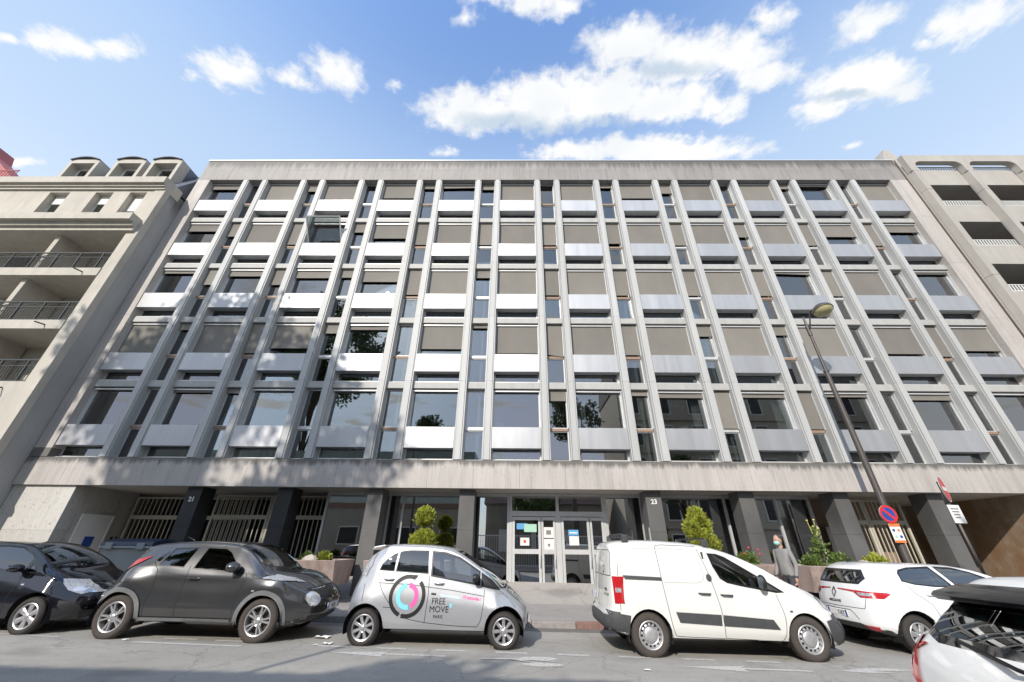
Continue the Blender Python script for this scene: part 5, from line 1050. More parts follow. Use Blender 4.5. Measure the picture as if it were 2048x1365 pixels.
# -- dark crossover
P_JUK = paint_mat('dark_grey_paint', (.105, .105, .108), .78, .27, dirt=.15)
c = Car('crossover', 'dusty dark grey crossover with bulging wheel arches and round lower lamps', -8.02, 9.20, dict(L=4.33,
    zt=[(0, .80), (.1, 1.0), (.3, 1.28), (.45, 1.45), (.62, 1.515), (.92, 1.555), (1.31, 1.585), (1.8, 1.60), (2.2, 1.59), (2.5, 1.545), (2.7, 1.47), (2.95, 1.32), (3.25, 1.135), (3.5, 1.10), (3.8, 1.05), (4.05, .96), (4.2, .87), (4.33, .78)],
    zb=[(0, .74), (.15, .92), (.4, 1.08), (.8, 1.13), (1.2, 1.13), (1.7, 1.09), (2.3, 1.05), (2.9, 1.03), (3.3, 1.0), (3.7, .97), (4.0, .89), (4.2, .80), (4.33, .70)], zl=[(0, .42), (.3, .34), (.68, .28), (3.4, .27), (3.8, .22), (4.33, .28)],
    wm=[(0, .74), (.3, .86), (.68, .89), (1.3, .85), (2.2, .845), (2.9, .87), (3.36, .89), (3.8, .86), (4.1, .78), (4.33, .66)], ws=[(0, .62), (.3, .76), (.7, .83), (1.2, .80), (2.2, .795), (2.9, .82), (3.36, .84), (3.8, .79), (4.1, .70), (4.33, .58)],
    wr=[(0, .50), (.3, .53), (.6, .56), (1.2, .585), (2.2, .59), (2.6, .62), (3.0, .70), (3.25, .74), (3.6, .70), (4.0, .60), (4.33, .46)], crown=[(0, .06), (2.2, .075), (2.9, .06), (3.3, .08), (3.8, .07), (4.33, .05)], rr=.10, rf=.14, cf=.36, cr=.24,
    ff=[(.25, -.08), (.45, -.02), (.62, 0), (.78, -.03), (.95, -.1), (1.1, -.15)], fr=[(.3, .08), (.5, 0), (.65, 0), (.8, .05), (1.0, .10), (1.3, .16)], bump=[(.72, .90, .36, .15, .05), (3.36, .86, .36, .14, .045), (1.95, 1.0, 1.0, .05, .016), (1.95, .50, .8, .06, .022)], tuck=.05), P_JUK)
c.arch(.68, .35, .405); c.arch(3.36, .35, .405)
c.window([(1.08, 1.155), (1.19, 1.455), (1.67, 1.485), (1.61, 1.125)], 'side', SIDE, .02, CARGD); c.window([(1.78, 1.11), (1.83, 1.488), (2.22, 1.48), (2.37, 1.415), (2.55, 1.27), (2.72, 1.065)], 'side', SIDE, .02)
c.window(symt([(2.45, .545), (3.02, .69), (3.16, .46), (3.22, .1)]), 'top', TOPF, .025, name='windscreen'); c.window(symt([(.12, .40), (.40, .44)]), 'top', TOPF, .02, CARGD, 'rear_window')
c.seams(([(1.72, 1.17), (1.75, .99), (1.75, .59), (1.77, .37)], c.curve([(2.86, 1.07), (2.91, 1.0), (2.88, .9), (2.85, .69), (2.84, .47), (2.86, .37)]), c.curve([(.98, 1.22), (1.16, 1.05), (1.20, .80), (1.17, .6), (1.19, .37)]), [(1.12, .365), (2.86, .365)], c.curve([(3.0, 1.06), (3.05, 1.0), (3.3, .985), (3.6, .965)]), [(3.62, .96), (3.72, .80)], c.curve([(.52, .99), (.56, .88), (.74, .88), (.78, 1.0)]), [(.36, .98), (.34, .78)]))
for cx in (.68, 3.36): c.seam([(cx+.425*math.cos(t), .35+.425*math.sin(t)) for t in np.linspace(-.15, math.pi+.15, 30)], w=.075, m=CM['trimj'], name='arch_trim', off=.018)
for sd in (-1, 1):
    c.patch([(.22, .98), (.36, 1.12), (.60, 1.235), (.88, 1.31), (.74, 1.20), (.53, 1.06), (.34, .95)], 'side', sd, CM['redl'], 'tail_light', .016, .035); c.patch([(3.24, .995), (3.43, 1.05), (3.72, 1.0), (3.92, .92), (3.76, .945)], 'side', sd, CM['clear'], 'headlight', .014, .03)
    c.patch([(1.13, .355), (2.84, .355), (2.84, .275), (1.13, .275)], 'side', sd, CM['trimj'], 'sill_trim', .014, .06); c.patch([(3.70, .33), (4.05, .335), (4.25, .36), (4.25, .25), (3.95, .21), (3.71, .215)], 'side', sd, CM['trim'], 'bumper_trim', .008, .05); c.patch([(3.11, .81), (3.17, .81), (3.17, .785), (3.11, .785)], 'side', sd, CM['clear'], 'side_repeater', .006)
    for e, r, m in ((0, .115, CM['chrome']), (.001, .10, CM['lampin']), (.002, .055, CM['clear'])): c.patch([(sd*.56+r*math.cos(t), .665+r*math.sin(t)) for t in np.linspace(0, 2*math.pi, 21)[:-1]], 'end', 1, m, 'round_lamp', .012+e*6, .04)
    c.patch([(1.00, 1.24), (1.02, 1.31), (1.13, 1.40), (1.075, 1.22)], 'side', sd, CM['blackgl'], 'quarter_panel', .004, .04)
gr = c.patch([(-.60, .825), (-.2, .875), (.2, .875), (.60, .825), (.44, .70), (.2, .655), (-.2, .655), (-.44, .70)], 'end', 1, CM['mesh'], 'grille', .008, .04)
for i in range(6): c.seam([(-.52+.02*i, .81-.024*i), (-.14, .845-.03*i)], 'end', (1,), .008, m=CM['chrome'] if i == 0 else CM['trim'], name='grille_bar', off=.014); c.seam([(.14, .845-.03*i), (.52-.02*i, .81-.024*i)], 'end', (1,), .008, m=CM['chrome'] if i == 0 else CM['trim'], name='grille_bar', off=.014)
for sd in (-1, 1): c.seam([(sd*.15, .87), (sd*.13, .68), (sd*.08, .665)], 'end', (1,), .02, m=CM['chrome'], name='grille_surround', off=.016)
c.seam([(.062*math.cos(t), .77+.062*math.sin(t)) for t in np.linspace(0, 2*math.pi, 25)], 'end', (1,), .014, m=CM['chrome'], name='emblem', off=.020); c.seam([(-.085, .77), (.085, .77)], 'end', (1,), .024, m=CM['chrome'], name='emblem', off=.021)
c.patch([(-.6, .40), (.6, .40), (.52, .27), (-.52, .27)], 'end', 1, CM['mesh'], 'lower_grille', .008, .06); c.plate(4.335, 0, .52, 1, 'F-871')
c.handle(1.90, .965, .22, CM['blackgl']); c.mirror(2.64, 1.165, .80, .13, .088, .13, P_JUK); c.wiper([(3.12, -.55, 1.145), (3.18, -.1, 1.16), (3.10, .35, 1.18)])
MB().tube([(1.05, 0, 1.55), (1.02, 0, 1.60), (.85, 0, 1.66)], [.02, .012, .005], 6).build('antenna', CM['black'], c.root, smooth=True)
c.finish(); c.wheels(.68, 3.36, .345, .232, 'double', .02, .215, CM['tyred'], 5); c.cabin(1.95, .55, .36, dash=(2.70, 1.05))
# -- white van
P_VAN = paint_mat('white_paint_van', (.70, .70, .67), 0, .4, dirt=.06)
c = Car('delivery_van', 'white delivery van with blank side panels, grey rubbing strip and roof bars', 1.50, 8.985, dict(L=4.46, x0=.16,
    zt=[(.14, 1.70), (.3, 1.75), (.55, 1.775), (1.0, 1.79), (1.6, 1.775), (2.0, 1.745), (2.3, 1.69), (2.55, 1.62), (2.85, 1.505), (3.11, 1.385), (3.35, 1.245), (3.55, 1.15), (3.75, 1.085), (4.0, 1.02), (4.2, .94), (4.35, .83), (4.46, .72)],
    zb=[(.14, 1.15), (2.0, 1.14), (2.6, 1.06), (3.2, .97), (3.5, .965), (3.9, .90), (4.2, .80), (4.46, .60)], zl=[(.14, .36), (.5, .30), (.85, .28), (3.5, .27), (3.9, .22), (4.46, .22)],
    wm=[(.14, .82), (.3, .88), (.6, .905), (3.4, .905), (3.9, .87), (4.2, .80), (4.46, .68)], ws=[(.14, .80), (.4, .87), (2.0, .87), (3.0, .85), (3.5, .83), (3.9, .77), (4.2, .68), (4.46, .55)], wr=[(.14, .70), (.4, .75), (2.0, .75), (2.6, .73), (3.0, .74), (3.4, .78), (3.7, .74), (4.1, .62), (4.46, .45)],
    crown=[(.14, .10), (2.2, .10), (2.7, .07), (3.3, .06), (4.46, .06)], rr=.06, rf=.14, cf=.24, cr=.13, pr=4.0, roofp=.5, ff=[(.2, -.06), (.45, 0), (.65, -.03), (.8, -.06), (1.0, -.08)], fr=[(.3, -.02), (.45, -.05), (.58, -.05), (.66, 0), (1.0, .03), (1.4, .07), (1.75, .14)], lr=.7), P_VAN)
c.arch(.85, .33, .372); c.arch(3.57, .33, .372)
c.window([(2.115, 1.585), (2.30, 1.575), (2.44, 1.53), (2.76, 1.345), (2.98, 1.215), (2.99, 1.01), (2.61, 1.065), (2.34, 1.115), (2.23, 1.18), (2.15, 1.37)], 'side', SIDE, .03); c.window([(2.992, 1.21), (3.10, 1.145), (3.35, .99), (3.2, .98), (2.995, 1.01)], 'side', SIDE, .03, CM['trim'])
c.window(symt([(2.60, .60), (3.36, .70), (3.48, .48), (3.54, .1)]), 'top', TOPF, .03, name='windscreen')
c.seams((c.curve([(1.30, 1.705), (1.17, 1.69), (1.15, 1.6), (1.165, 1.15), (1.25, .42), (1.30, .325), (2.12, .305)]), c.curve([(1.93, 1.69), (2.05, 1.2), (2.13, .63), (2.13, .31)]), c.curve([(2.13, .31), (3.06, .29), (3.15, .36), (3.21, .65), (3.18, .96)]), [(1.28, 1.705), (1.93, 1.69)], [(.44, 1.74), (.38, 1.2), (.37, .66)]))
c.seams((c.curve([(.455, 1.22), (.46, 1.35), (.50, 1.5), (.58, 1.6), (.75, 1.635), (1.14, 1.645)]), c.curve([(1.16, 1.645), (1.72, 1.63), (1.86, 1.56), (1.93, 1.4), (1.94, 1.22), (1.88, 1.13), (1.75, 1.105), (1.2, 1.105)])), .010, 'pressed_line', mat('pressed_edge', (.40, .40, .385), .5))
for sd in (-1, 1):
    c.patch([(.46, 1.20), (1.165, 1.18), (1.165, 1.125), (.50, 1.135)], 'side', sd, CM['trim'], 'sliding_rail', .004, .06); c.patch([(1.32, .67), (2.105, .645), (2.09, .49), (1.37, .52)], 'side', sd, CM['trim'], 'rubbing_strip', .010, .06); c.patch([(2.14, .644), (2.99, .595), (3.08, .455), (2.12, .487)], 'side', sd, CM['trim'], 'rubbing_strip', .010, .06)
    c.patch([(.17, .65), (.36, .645), (.36, .62), (.53, .60), (.50, .45), (.49, .285), (.20, .30)], 'side', sd, CM['trim'], 'bumper_corner', .012, .05); c.patch([(3.95, .585), (4.10, .60), (4.14, .66), (4.36, .67), (4.40, .30), (4.12, .235), (3.97, .33)], 'side', sd, CM['trim'], 'bumper_corner', .010, .05)
    q = [(-.885, .77), (-.83, .77), (-.815, 1.17), (-.862, 1.18)]; c.patch(q if sd < 0 else mirrored(q), 'end', -1, CM['redl'], 'tail_light', .010, .02); c.patch([(.285, 1.175), (.36, 1.175), (.355, .765), (.29, .765)], 'side', sd, CM['redl'], 'tail_light', .012, .04)
    q = [(-.868, .93), (-.83, .93), (-.828, 1.0), (-.862, 1.0)]; c.patch(q if sd < 0 else mirrored(q), 'end', -1, CM['clear'], 'reversing_light', .013, .02)
    c.patch([(3.98, .93), (4.12, .90), (4.30, .78), (4.22, .70), (4.05, .76)], 'side', sd, CM['clear'], 'headlight', .008, .04); c.patch([(3.32, .73), (3.37, .73), (3.37, .705), (3.32, .705)], 'side', sd, CM['trim'], 'side_repeater', .008)
    for t0 in (0,): c.patch([(2.03+.05*math.cos(t), 1.19+.06*math.sin(t)) for t in np.linspace(0, 2*math.pi, 17)[:-1]], 'side', sd, CM['trim'], 'lock_cover', .006, .05)
    q = [(-.74, 1.18), (-.06, 1.18), (-.06, 1.6), (-.60, 1.6), (-.68, 1.55)]; c.seam((q if sd < 0 else mirrored(q))+[(q if sd < 0 else mirrored(q))[0]], 'end', (-1,), .012, name='door_pressing')
c.patch([(-.84, .60), (.84, .60), (.80, .34), (-.80, .34)], 'end', -1, CM['trim'], 'rear_bumper', .03, .08, .02); c.patch([(-.70, .56), (.70, .56), (.62, .26), (-.62, .26)], 'end', 1, CM['trim'], 'front_bumper', .02, .08); c.patch([(-.45, .72), (.45, .72), (.42, .62), (-.42, .62)], 'end', 1, CM['mesh'], 'grille', .01)
c.seam([(0, 1.66), (0, .66)], 'end', (-1,), .012); c.plate(.155, .38, .80, -1); c.patch([(-.62, .98), (-.5, .98), (-.5, .95), (-.62, .95)], 'end', -1, CM['trim'], 'door_handle', .02)
c.seam([(-.40+.045*math.cos(t), 1.28+.06*math.sin(t)) for t in np.linspace(.6, 5.6, 15)], 'end', (-1,), .02, m=CM['ink'], name='emblem', off=.008); c.text('PARTNER', .06, -.55, .86, 'end', -1, CM['ink'], flip=True)
c.handle(1.89, .95, .21, CM['trim']); c.handle(2.28, .935, .21, CM['trim']); c.mirror(2.93, 1.14, .87, .075, .125, .09, CM['black']); c.wiper([(3.45, -.5, 1.19), (3.5, 0, 1.20)])
for x, z in ((.62, 1.80), (2.16, 1.745)):
    MB().tube([(x, -.66, z), (x, -.64, z+.085), (x, .64, z+.085), (x, .66, z)], .017, 8).build('roof_bar', CM['seal'], c.root, smooth=True)
    for sd in (-1, 1): MB().box(x-.06, x+.06, sd*.66-.04, sd*.66+.04, z-.06, z+.07).build('bar_foot', CM['trim'], c.root, bevel=.015)
c.finish(); c.wheels(.85, 3.57, .326, .205, 'steel', .025, .20, CM['tyred']); c.cabin(2.25, .62, .40, dash=(3.0, 1.02), rear=False); MB().box(2.0, 2.03, -.8, .8, .4, 1.6).build('bulkhead', CM['dash'], c.root)
# -- black hatchback at the left edge
P_COR = paint_mat('black_paint', (.004, .0036, .007), .0, .09, dirt=.02, coat=.8)
c = Car('hatchback', 'glossy black hatchback at the left edge, nose behind the crossover', -12.25, 9.32, dict(L=4.0,
    zt=[(0, .95), (.15, 1.15), (.35, 1.35), (.6, 1.45), (1.0, 1.50), (1.6, 1.515), (2.0, 1.50), (2.3, 1.45), (2.6, 1.335), (2.9, 1.175), (3.1, 1.055), (3.4, .97), (3.7, .87), (3.9, .78), (4.0, .70)], zb=[(0, .85), (.5, 1.0), (1.2, 1.01), (2.0, .99), (2.6, .955), (3.0, .93), (3.4, .87), (3.7, .78), (4.0, .62)],
    zl=[(0, .35), (.6, .24), (3.2, .24), (4.0, .2)], wm=[(0, .68), (.3, .80), (.66, .86), (3.2, .868), (3.6, .83), (3.85, .74), (4.0, .64)], ws=[(0, .6), (.5, .76), (1.2, .77), (2.6, .77), (3.2, .76), (3.6, .7), (4, .54)], wr=[(0, .48), (.5, .55), (1.2, .57), (2.2, .57), (2.6, .62), (3.0, .70), (3.3, .70), (3.7, .6), (4, .44)],
    crown=[(0, .06), (2.1, .08), (2.7, .06), (3.2, .07), (4, .05)], rr=.1, rf=.14, cf=.38, cr=.2, ff=[(.2, -.06), (.42, 0), (.6, -.01), (.75, -.06), (1, -.14)], fr=[(.3, .05), (.5, 0), (.8, .04), (1.2, .12)]), P_COR)
c.arch(.66, .31, .365); c.arch(3.17, .31, .365)
c.window([(1.28, 1.03), (1.33, 1.42), (1.83, 1.435), (2.12, 1.41), (2.45, 1.30), (2.58, 1.215), (2.60, 1.0)], 'side', SIDE, .02, CARGD); c.window([(2.635, 1.17), (2.90, .965), (2.63, .975)], 'side', SIDE, .025, CARGD); c.window([(.62, 1.06), (.75, 1.36), (1.24, 1.415), (1.22, 1.035)], 'side', SIDE, .02, CARGD)
c.window(symt([(2.16, .51), (2.93, .675), (3.05, .42), (3.09, .1)]), 'top', TOPF, .03, name='windscreen')
c.seams(([(2.62, .96), (2.68, .8), (2.66, .5), (2.68, .33), (1.3, .31)], [(1.26, 1.0), (1.28, .5), (1.3, .31)], c.curve([(3.0, .96), (3.2, .93), (3.45, .885)])))
for sd in (-1, 1):
    hl = c.patch([(3.36, .885), (3.60, .86), (3.80, .76), (3.90, .68), (3.76, .63), (3.56, .70), (3.44, .80)], 'side', sd, CM['clear'], 'headlight', .010, .03); c.patch([(3.56, .54), (3.70, .53), (3.84, .45), (3.84, .36), (3.68, .375), (3.58, .45)], 'side', sd, CM['mesh'], 'fog_recess', .004, .04); c.patch([(3.62, .745), (3.78, .72), (3.76, .66), (3.62, .69)], 'side', sd, CM['lampin'], 'lamp_reflector', .016, .04)
    c.patch([(2.76, .80), (2.82, .80), (2.82, .775), (2.76, .775)], 'side', sd, CM['clear'], 'side_repeater', .006)
c.patch([(-.45, .64), (.45, .64), (.38, .54), (-.38, .54)], 'end', 1, CM['mesh'], 'grille', .006); c.patch([(-.55, .36), (.55, .36), (.5, .26), (-.5, .26)], 'end', 1, CM['mesh'], 'lower_grille', .006); c.seam([(-.5, .665), (.5, .665)], 'end', (1,), .03, m=CM['chrome'], name='grille_bar', off=.012); c.plate(4.01, 0, .45, 1)
c.handle(1.45, .90, .2); c.mirror(2.56, 1.055, .78, .115, .07, .12, P_COR); c.wiper([(3.05, -.6, 1.07), (3.09, -.1, 1.075), (3.02, .4, 1.10)])
c.finish(); c.wheels(.66, 3.17, .30, .205, 'broad', .02, .19, None, 6); c.cabin(1.85, .48, .34, dash=(2.6, .96))
# -- white hatchback beyond the van
P_MEG = paint_mat('white_paint_hatchback', (.72, .73, .73), 0, .35, dirt=.05)
c = Car('hatchback', 'white hatchback parked in front of the van, diamond badge and long red tail lights', 6.72, 9.60, dict(L=4.36,
    zt=[(0, 1.36), (.1, 1.42), (.4, 1.465), (.9, 1.485), (1.5, 1.485), (2.1, 1.475), (2.5, 1.43), (2.9, 1.30), (3.2, 1.15), (3.4, 1.03), (3.8, .95), (4.2, .8), (4.36, .65)], zb=[(0, 1.0), (.5, 1.07), (.9, 1.095), (1.5, 1.06), (2.5, 1.0), (3.3, .97), (4.0, .8), (4.36, .58)], zl=[(0, .34), (.5, .26), (3.6, .24), (4.36, .2)],
    wm=[(0, .76), (.25, .86), (.6, .90), (3.5, .90), (4.0, .82), (4.36, .6)], ws=[(0, .68), (.4, .78), (.9, .81), (3.3, .80), (4, .68), (4.36, .5)], wr=[(0, .50), (.4, .56), (1.2, .59), (2.3, .59), (3.0, .68), (3.4, .72), (4.36, .42)], crown=[(0, .06), (2.3, .09), (2.9, .06), (4.36, .06)], rr=.10, rf=.14, cf=.36, cr=.26,
    ff=[(.2, -.06), (.45, 0), (.8, -.08)], fr=[(.3, .05), (.45, -.01), (.6, 0), (.78, .02), (.95, .07), (1.1, .13), (1.36, .28), (1.46, .36)], bump=[(.8, .62, .4, .16, .02)]), P_MEG)
c.arch(.80, .33, .385); c.arch(3.47, .33, .385)
c.window([(.90, 1.17), (.95, 1.30), (1.03, 1.365), (1.26, 1.41), (1.72, 1.435), (1.87, 1.095), (1.49, 1.09), (1.11, 1.12)], 'side', SIDE, .025); c.window([(1.80, 1.438), (2.18, 1.43), (2.5, 1.35), (2.80, 1.22), (2.98, 1.05), (1.94, 1.09)], 'side', SIDE, .025)
c.window([(-.54, 1.09), (.54, 1.09), (.60, 1.19), (.50, 1.35), (-.50, 1.35), (-.60, 1.19)], 'end', lambda f: f.normal.x < -.2, .04, CARGD, 'rear_window'); c.window(symt([(2.42, .48), (3.2, .64), (3.34, .4), (3.38, .1)]), 'top', TOPF, .03, name='windscreen')
c.seams(([(1.80, 1.07), (1.86, .8), (1.84, .36)], c.curve([(.93, 1.13), (1.0, 1.0), (1.22, .78), (1.26, .5), (1.28, .36)]), [(1.28, .36), (2.9, .35)], [(2.86, 1.0), (2.94, .7), (2.9, .35)]))
c.seam([(-.62, .72), (-.60, .69), (.60, .69), (.62, .72)], 'end', (-1,), .010); c.seam([(-.62, .72), (-.66, .9)], 'end', (-1,), .008); c.seam([(.62, .72), (.66, .9)], 'end', (-1,), .008); c.seam([(-.46, .50), (-.38, .60), (-.32, .645), (.32, .645), (.38, .60), (.46, .50)], 'end', (-1,), .012)
for sd in (-1, 1):
    q = [(.10, .998), (.55, .985), (.80, .97), (.82, .95), (.80, .875), (.56, .875), (.44, .955), (.10, .982)]; c.patch(mirrored(q) if sd < 0 else q, 'end', -1, CM['redl'], 'tail_light', .008, .03); q = [(.50, .955), (.72, .945), (.70, .90), (.56, .90)]; c.patch(mirrored(q) if sd < 0 else q, 'end', -1, CM['clear'], 'reversing_light', .016, .04)
    c.patch([(.14, .965), (.42, .955), (.40, .87), (.14, .87)], 'side', sd, CM['redl'], 'tail_light', .008, .03); q = [(.52, .43), (.72, .42), (.70, .36), (.60, .36)]; c.patch(mirrored(q) if sd < 0 else q, 'end', -1, CM['redl'], 'reflector', .014, .04); c.patch([(.20, .36), (.48, .335), (.46, .26), (.16, .28)], 'side', sd, CM['trim'], 'bumper_trim', .006, .05); c.patch([(.52, .92), (.70, .92), (.70, .80), (.52, .80)], 'side', sd, P_MEG, 'fuel_flap', .002) if sd < 0 else None
c.patch([(-.80, .36), (-.45, .45), (.45, .45), (.80, .36), (.70, .28), (-.70, .28)], 'end', -1, CM['trim'], 'bumper_trim', .010, .05)
for q in ([(0, 1.01), (.05, .92), (0, .83), (-.05, .92), (0, 1.01)],): c.seam(q, 'end', (-1,), .022, m=CM['ink'], name='emblem', off=.012)
c.text('MEGANE', .062, 0, .755, 'end', -1, CM['ink'], sx=1.3, flip=True, bold=.002); c.plate(.0, 0, .575, -1, '7-KT', -.10); c.handle(1.30, .965, .2); c.handle(2.15, .94, .2); c.mirror(2.82, 1.07, .83, .11, .075, .12, P_MEG)
MB().prism([(.55, 1.475), (.66, 1.50), (.60, 1.545), (.57, 1.545)], -.02, .02).build('antenna', CM['black'], c.root, bevel=.006); c.wiper([(.18, -.02, 1.13), (.17, .3, 1.12)])
c.finish(); c.wheels(.80, 3.47, .32, .205, 'broad', .02, .2, None, 7); c.cabin(2.0, .48, .36, dash=(2.85, .98))
# -- white car in the foreground
P_NEAR = paint_mat('white_paint_near', (.74, .74, .72), 0, .3, dirt=.03)
c = Car('hatchback', 'white hatchback close to the camera at the right edge, glossy black roof spoiler', 2.85, 2.90, dict(L=4.0,
    zt=[(0, 1.22), (.12, 1.32), (.3, 1.40), (.7, 1.44), (1.2, 1.455), (2.2, 1.43), (2.6, 1.3), (3.0, 1.1), (3.2, 1.0), (3.6, .9), (4, .65)], zb=[(0, .95), (.5, 1.0), (1.2, 1.0), (2.6, .95), (3.2, .92), (4, .58)], zl=[(0, .32), (.6, .25), (3.2, .24), (4, .2)],
    wm=[(0, .835), (.25, .855), (.6, .865), (3.2, .865), (3.7, .78), (4, .6)], ws=[(0, .74), (.4, .76), (1.2, .76), (3.0, .76), (4, .5)], wr=[(0, .50), (.4, .54), (1.2, .56), (2.3, .56), (3.0, .68), (4, .42)], crown=[(0, .05), (2.2, .08), (4, .06)], rr=.06, rf=.14, cf=.36, cr=.13, ff=[(.2, -.06), (.45, 0), (.8, -.08)],
    fr=[(.3, .03), (.5, -.02), (.7, -.01), (.85, .03), (.97, .09), (1.1, .18), (1.25, .27), (1.4, .36)]), P_NEAR, 'parked vehicles')
c.arch(.66, .32, .37); c.arch(3.2, .32, .37)
c.window([(-.50, 1.015), (.50, 1.015), (.605, 1.055), (.63, 1.11), (.59, 1.20), (.51, 1.30), (-.51, 1.30), (-.59, 1.20), (-.63, 1.11), (-.605, 1.055)], 'end', lambda f: f.normal.x < -.15, .05, CARGD, 'rear_window', CM['blackgl']); c.window([(.75, 1.06), (.95, 1.33), (2.1, 1.36), (2.55, 1.05)], 'side', SIDE, .03, CARGD); c.window(symt([(2.3, .46), (3.0, .62), (3.12, .1)]), 'top', TOPF, .03, name='windscreen')
for sd in (-1, 1):
    q = [(.665, 1.03), (.745, 1.02), (.79, .96), (.805, .88), (.785, .80), (.63, .69), (.66, .80), (.67, .92)]; tl = c.patch(mirrored(q) if sd < 0 else q, 'end', -1, CM['redl'], 'tail_light', .010, .025); q = [(.72, .98), (.755, .95), (.765, .88), (.735, .81), (.73, .90)]; c.patch(mirrored(q) if sd < 0 else q, 'end', -1, mat('red_lens_pale', (.62, .10, .10), .1, coat=1.0), 'lamp_insert', .014, .03)
    c.patch([(.16, 1.0), (.26, .98), (.30, .88), (.22, .82), (.14, .82)], 'side', sd, CM['redl'], 'tail_light', .010, .03)
pr_ = [(.20, 1.283), (.16, 1.312), (.19, 1.336), (.42, 1.388), (.46, 1.36), (.36, 1.30)]
sp_ = MB(); ny = 14
g = []
for j in range(ny+1):
    y = -.565+1.13*j/ny; k = (y/.565)**2
    for x, z in pr_: g.append((x+.15*k, y, z-.012*k))
m_ = len(pr_); sp_.add(g, [(j*m_+i, j*m_+(i+1) % m_, (j+1)*m_+(i+1) % m_, (j+1)*m_+i) for j in range(ny) for i in range(m_)]+[tuple(range(m_)), tuple(ny*m_+i for i in range(m_-1, -1, -1))]); sp_.build('spoiler', CM['satin'], c.root, smooth=True, angle=40)
c.wiper([(.06, -.10, .975), (.05, -.06, .985), (.13, .22, 1.03), (.16, .34, 1.05)], .013); c.patch([(-.26, .74), (.26, .74), (.26, .62), (-.26, .62)], 'end', -1, CM['plate'], 'number_plate', .012); c.seam([(-.66, .62), (-.62, .58), (.62, .58), (.66, .62)], 'end', (-1,), .010)
TEAL = mat('teal_sticker', (.02, .30, .20), .5)
for q in ([(.20, 1.22), (.28, 1.22), (.26, 1.12), (.19, 1.13)], [(-.12, 1.24), (.02, 1.24), (.0, 1.21), (-.12, 1.21)], [(-.06, 1.18), (.0, 1.18), (-.02, 1.10), (-.07, 1.10)]): c.patch(q, 'end', -1, TEAL, 'sticker', -.012)
c.root.location.z = .0; c.finish(); c.wheels(.66, 3.2, .31, .205, 'broad', .02, .19, None, 5); c.cabin(1.9, .48, .35, dash=(2.6, .95))
# ---------------------------------------------------------------- people
PM = dict(skin=mat('skin', (.42, .25, .18), .55), grey=mat('grey_sweater', (.24, .235, .23), .9, 0, .12, 20), trous=mat('dark_trousers', (.05, .05, .06), .9, 0, .15, 20), shoe=mat('shoes', (.4, .4, .4), .7), hair=mat('hair', (.06, .045, .035), .8, 0, .3, 60), mask=mat('surgical_mask', (.30, .58, .52), .8), cap=mat('grey_cap', (.30, .29, .28), .9), jacket=mat('beige_jacket', (.30, .285, .265), .9, 0, .12, 20), pink=mat('pink_bag', (.75, .16, .28), .6), tubem=mat('cart_metal', (.45, .45, .45), .4, .6))
def person(label, loc, rz, h, J, E, mats):
    """J: joints {name: (x fwd, y left, z, radius)} for a 1.75 m body; E: bones; skin + subdivision gives one continuous body"""
    t = thing('person', label, 'person', loc, rz); s = h/1.75; names = list(J); me = bpy.data.meshes.new('body')
    me.from_pydata([tuple(v*s for v in J[n][:3]) for n in names], [(names.index(a), names.index(b)) for a, b in E], []); o = bpy.data.objects.new('body', me); COL.objects.link(o)
    o.modifiers.new('skin', 'SKIN'); sv = me.skin_vertices[0].data
    for i, n in enumerate(names): r = J[n][3]*s; sv[i].radius = (r*(J[n][4] if len(J[n]) > 4 else 1), r); sv[i].use_root = n == 'pelvis'
    o.modifiers.new('sub', 'SUBSURF').levels = 2; bpy.context.view_layer.update()
    m2 = bpy.data.meshes.new_from_object(o.evaluated_get(bpy.context.evaluated_depsgraph_get())); bpy.data.objects.remove(o)
    for m in mats: m2.materials.append(m)
    hands = [Vector(J[n][:3])*s for n in names if n.startswith(('hand', 'fing', 'thumb'))]
    for p in m2.polygons:
        c = p.center
        if min((c-q).length for q in hands) < .055*s: k = 2
        elif c.z < .10*s: k = 3
        elif c.z < .93*s: k = 1
        elif c.z > 1.475*s: k = 2
        else: k = 0
        p.material_index = k
    m2.shade_smooth(); m2.name = 'body'; obj('body', m2, t)
    hx, hy, hz = (v*s for v in J['head'][:3]); b = MB(); b.ellipsoid((hx, hy, hz), (.098*s, .076*s, .118*s), 20, 14); b.ellipsoid((hx+.098*s, hy, hz-.015*s), (.022*s, .014*s, .026*s), 8, 6)
    for sd in (-1, 1): b.ellipsoid((hx-.005*s, hy+sd*.077*s, hz-.01*s), (.02*s, .010*s, .032*s), 8, 6)
    b.ellipsoid((hx+.03*s, hy, hz-.085*s), (.055*s, .05*s, .04*s), 12, 8); hd = b.build('head', PM['skin'], t, smooth=True, fix=False)
    for sd in (-1, 1): MB().ellipsoid((hx+.088*s, hy+sd*.032*s, hz+.012*s), (.010*s, .014*s, .007*s), 8, 6).build('eye', CM['ink'], hd, smooth=True)
    MB().ellipsoid((hx+.088*s, hy, hz-.062*s), (.010*s, .024*s, .006*s), 8, 6).build('mouth', PM['pink'], hd, smooth=True)
    return t, hd, s, Vector((hx, hy, hz))
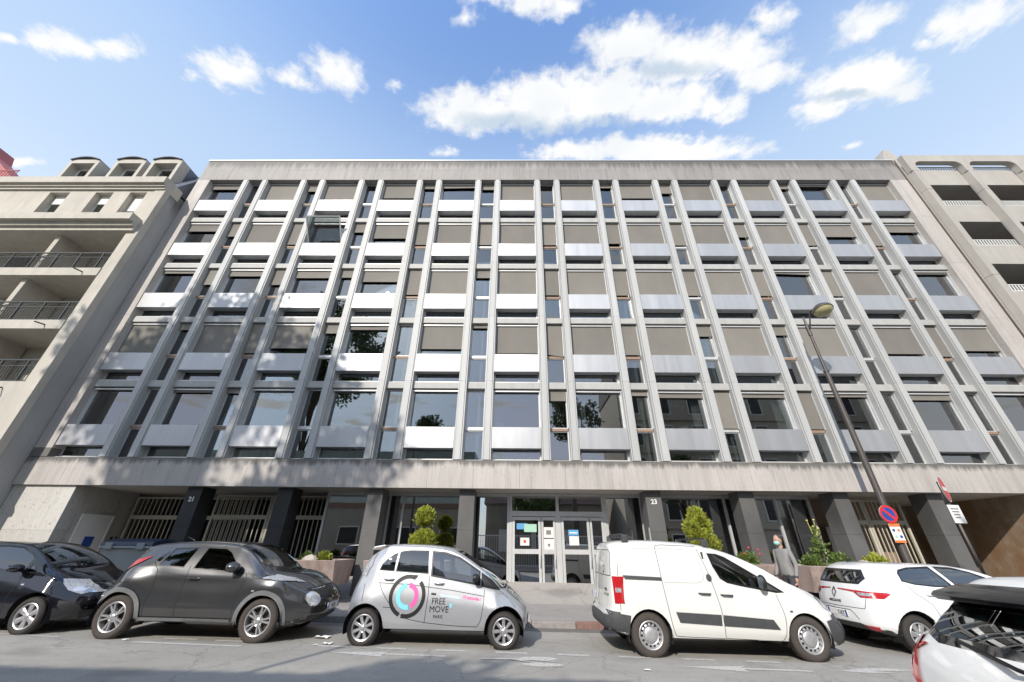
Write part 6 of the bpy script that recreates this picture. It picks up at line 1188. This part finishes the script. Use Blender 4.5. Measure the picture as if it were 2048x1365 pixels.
def fingers(J, E, h, d, c):
    """five short finger chains leaving the palm h along d, curled towards c"""
    P = Vector(J[h][:3]); d = Vector(d).normalized(); c = Vector(c).normalized(); w = d.cross(c).normalized()
    for i, (off, ln) in enumerate(((-.028, .060), (-.010, .070), (.010, .066), (.027, .052))):
        a = P+w*off+d*.035; q = a+d*ln*.6; e = q+d*ln*.25+c*ln*.55
        for k, v in enumerate((a, q, e)): J[f'fing_{h}_{i}{k}'] = (v.x, v.y, v.z, .009)
        E += [(h, f'fing_{h}_{i}0'), (f'fing_{h}_{i}0', f'fing_{h}_{i}1'), (f'fing_{h}_{i}1', f'fing_{h}_{i}2')]
    a = P-w*.035+c*.01; q = a-w*.02+d*.03+c*.02
    J[f'thumb_{h}0'] = (a.x, a.y, a.z, .011); J[f'thumb_{h}1'] = (q.x, q.y, q.z, .009); E += [(h, f'thumb_{h}0'), (f'thumb_{h}0', f'thumb_{h}1')]
BASE_E = [('pelvis', 'waist'), ('waist', 'chest'), ('chest', 'neckb'), ('neckb', 'neck'), ('neck', 'skull')]+[e for s_ in 'lr' for e in (('chest', 'sh'+s_), ('sh'+s_, 'el'+s_), ('el'+s_, 'wr'+s_), ('wr'+s_, 'hand'+s_), ('pelvis', 'hip'+s_), ('hip'+s_, 'kn'+s_), ('kn'+s_, 'an'+s_), ('an'+s_, 'toe'+s_))]
def joints(**kw):
    J = dict(pelvis=(0, 0, .95, .13, 1.15), waist=(0, 0, 1.10, .125, 1.1), chest=(.0, 0, 1.32, .135, 1.2), neckb=(0, 0, 1.46, .065), neck=(.01, 0, 1.52, .05), skull=(.02, 0, 1.60, .06), head=(.03, 0, 1.635, .1),
             shl=(0, .19, 1.41, .062), shr=(0, -.19, 1.41, .062), ell=(-.02, .25, 1.13, .047), elr=(-.02, -.25, 1.13, .047), wrl=(.08, .26, .90, .034), wrr=(.08, -.26, .90, .034), handl=(.11, .26, .83, .036), handr=(.11, -.26, .83, .036),
             hipl=(0, .10, .90, .092), hipr=(0, -.10, .90, .092), knl=(.10, .10, .50, .062), knr=(-.04, -.10, .50, .062), anl=(.16, .10, .09, .045), anr=(-.26, -.10, .13, .045), toel=(.30, .10, .05, .042), toer=(-.14, -.10, .04, .042)); J.update(kw); return J
J = joints(); E = list(BASE_E); fingers(J, E, 'handl', (.35, 0, -1), (1, -.3, .2)); fingers(J, E, 'handr', (.35, 0, -1), (1, .3, .2))
t, hd, s, H = person('man in a grey sweater and green face mask walking past the planter beside the van', (6.70, 10.85, gz(6.7)+.135), math.radians(196), 1.86, J, E, [PM['grey'], PM['trous'], PM['skin'], PM['shoe']])
MB().ellipsoid(H+Vector((.045, 0, -.055))*s, (.072*s, .070*s, .058*s), 16, 10).build('face_mask', PM['mask'], hd, smooth=True)
hb = MB(); hb.ellipsoid(H+Vector((-.022, 0, .022))*s, (.092*s, .082*s, .108*s), 18, 12); hb.build('hair', PM['hair'], hd, smooth=True)
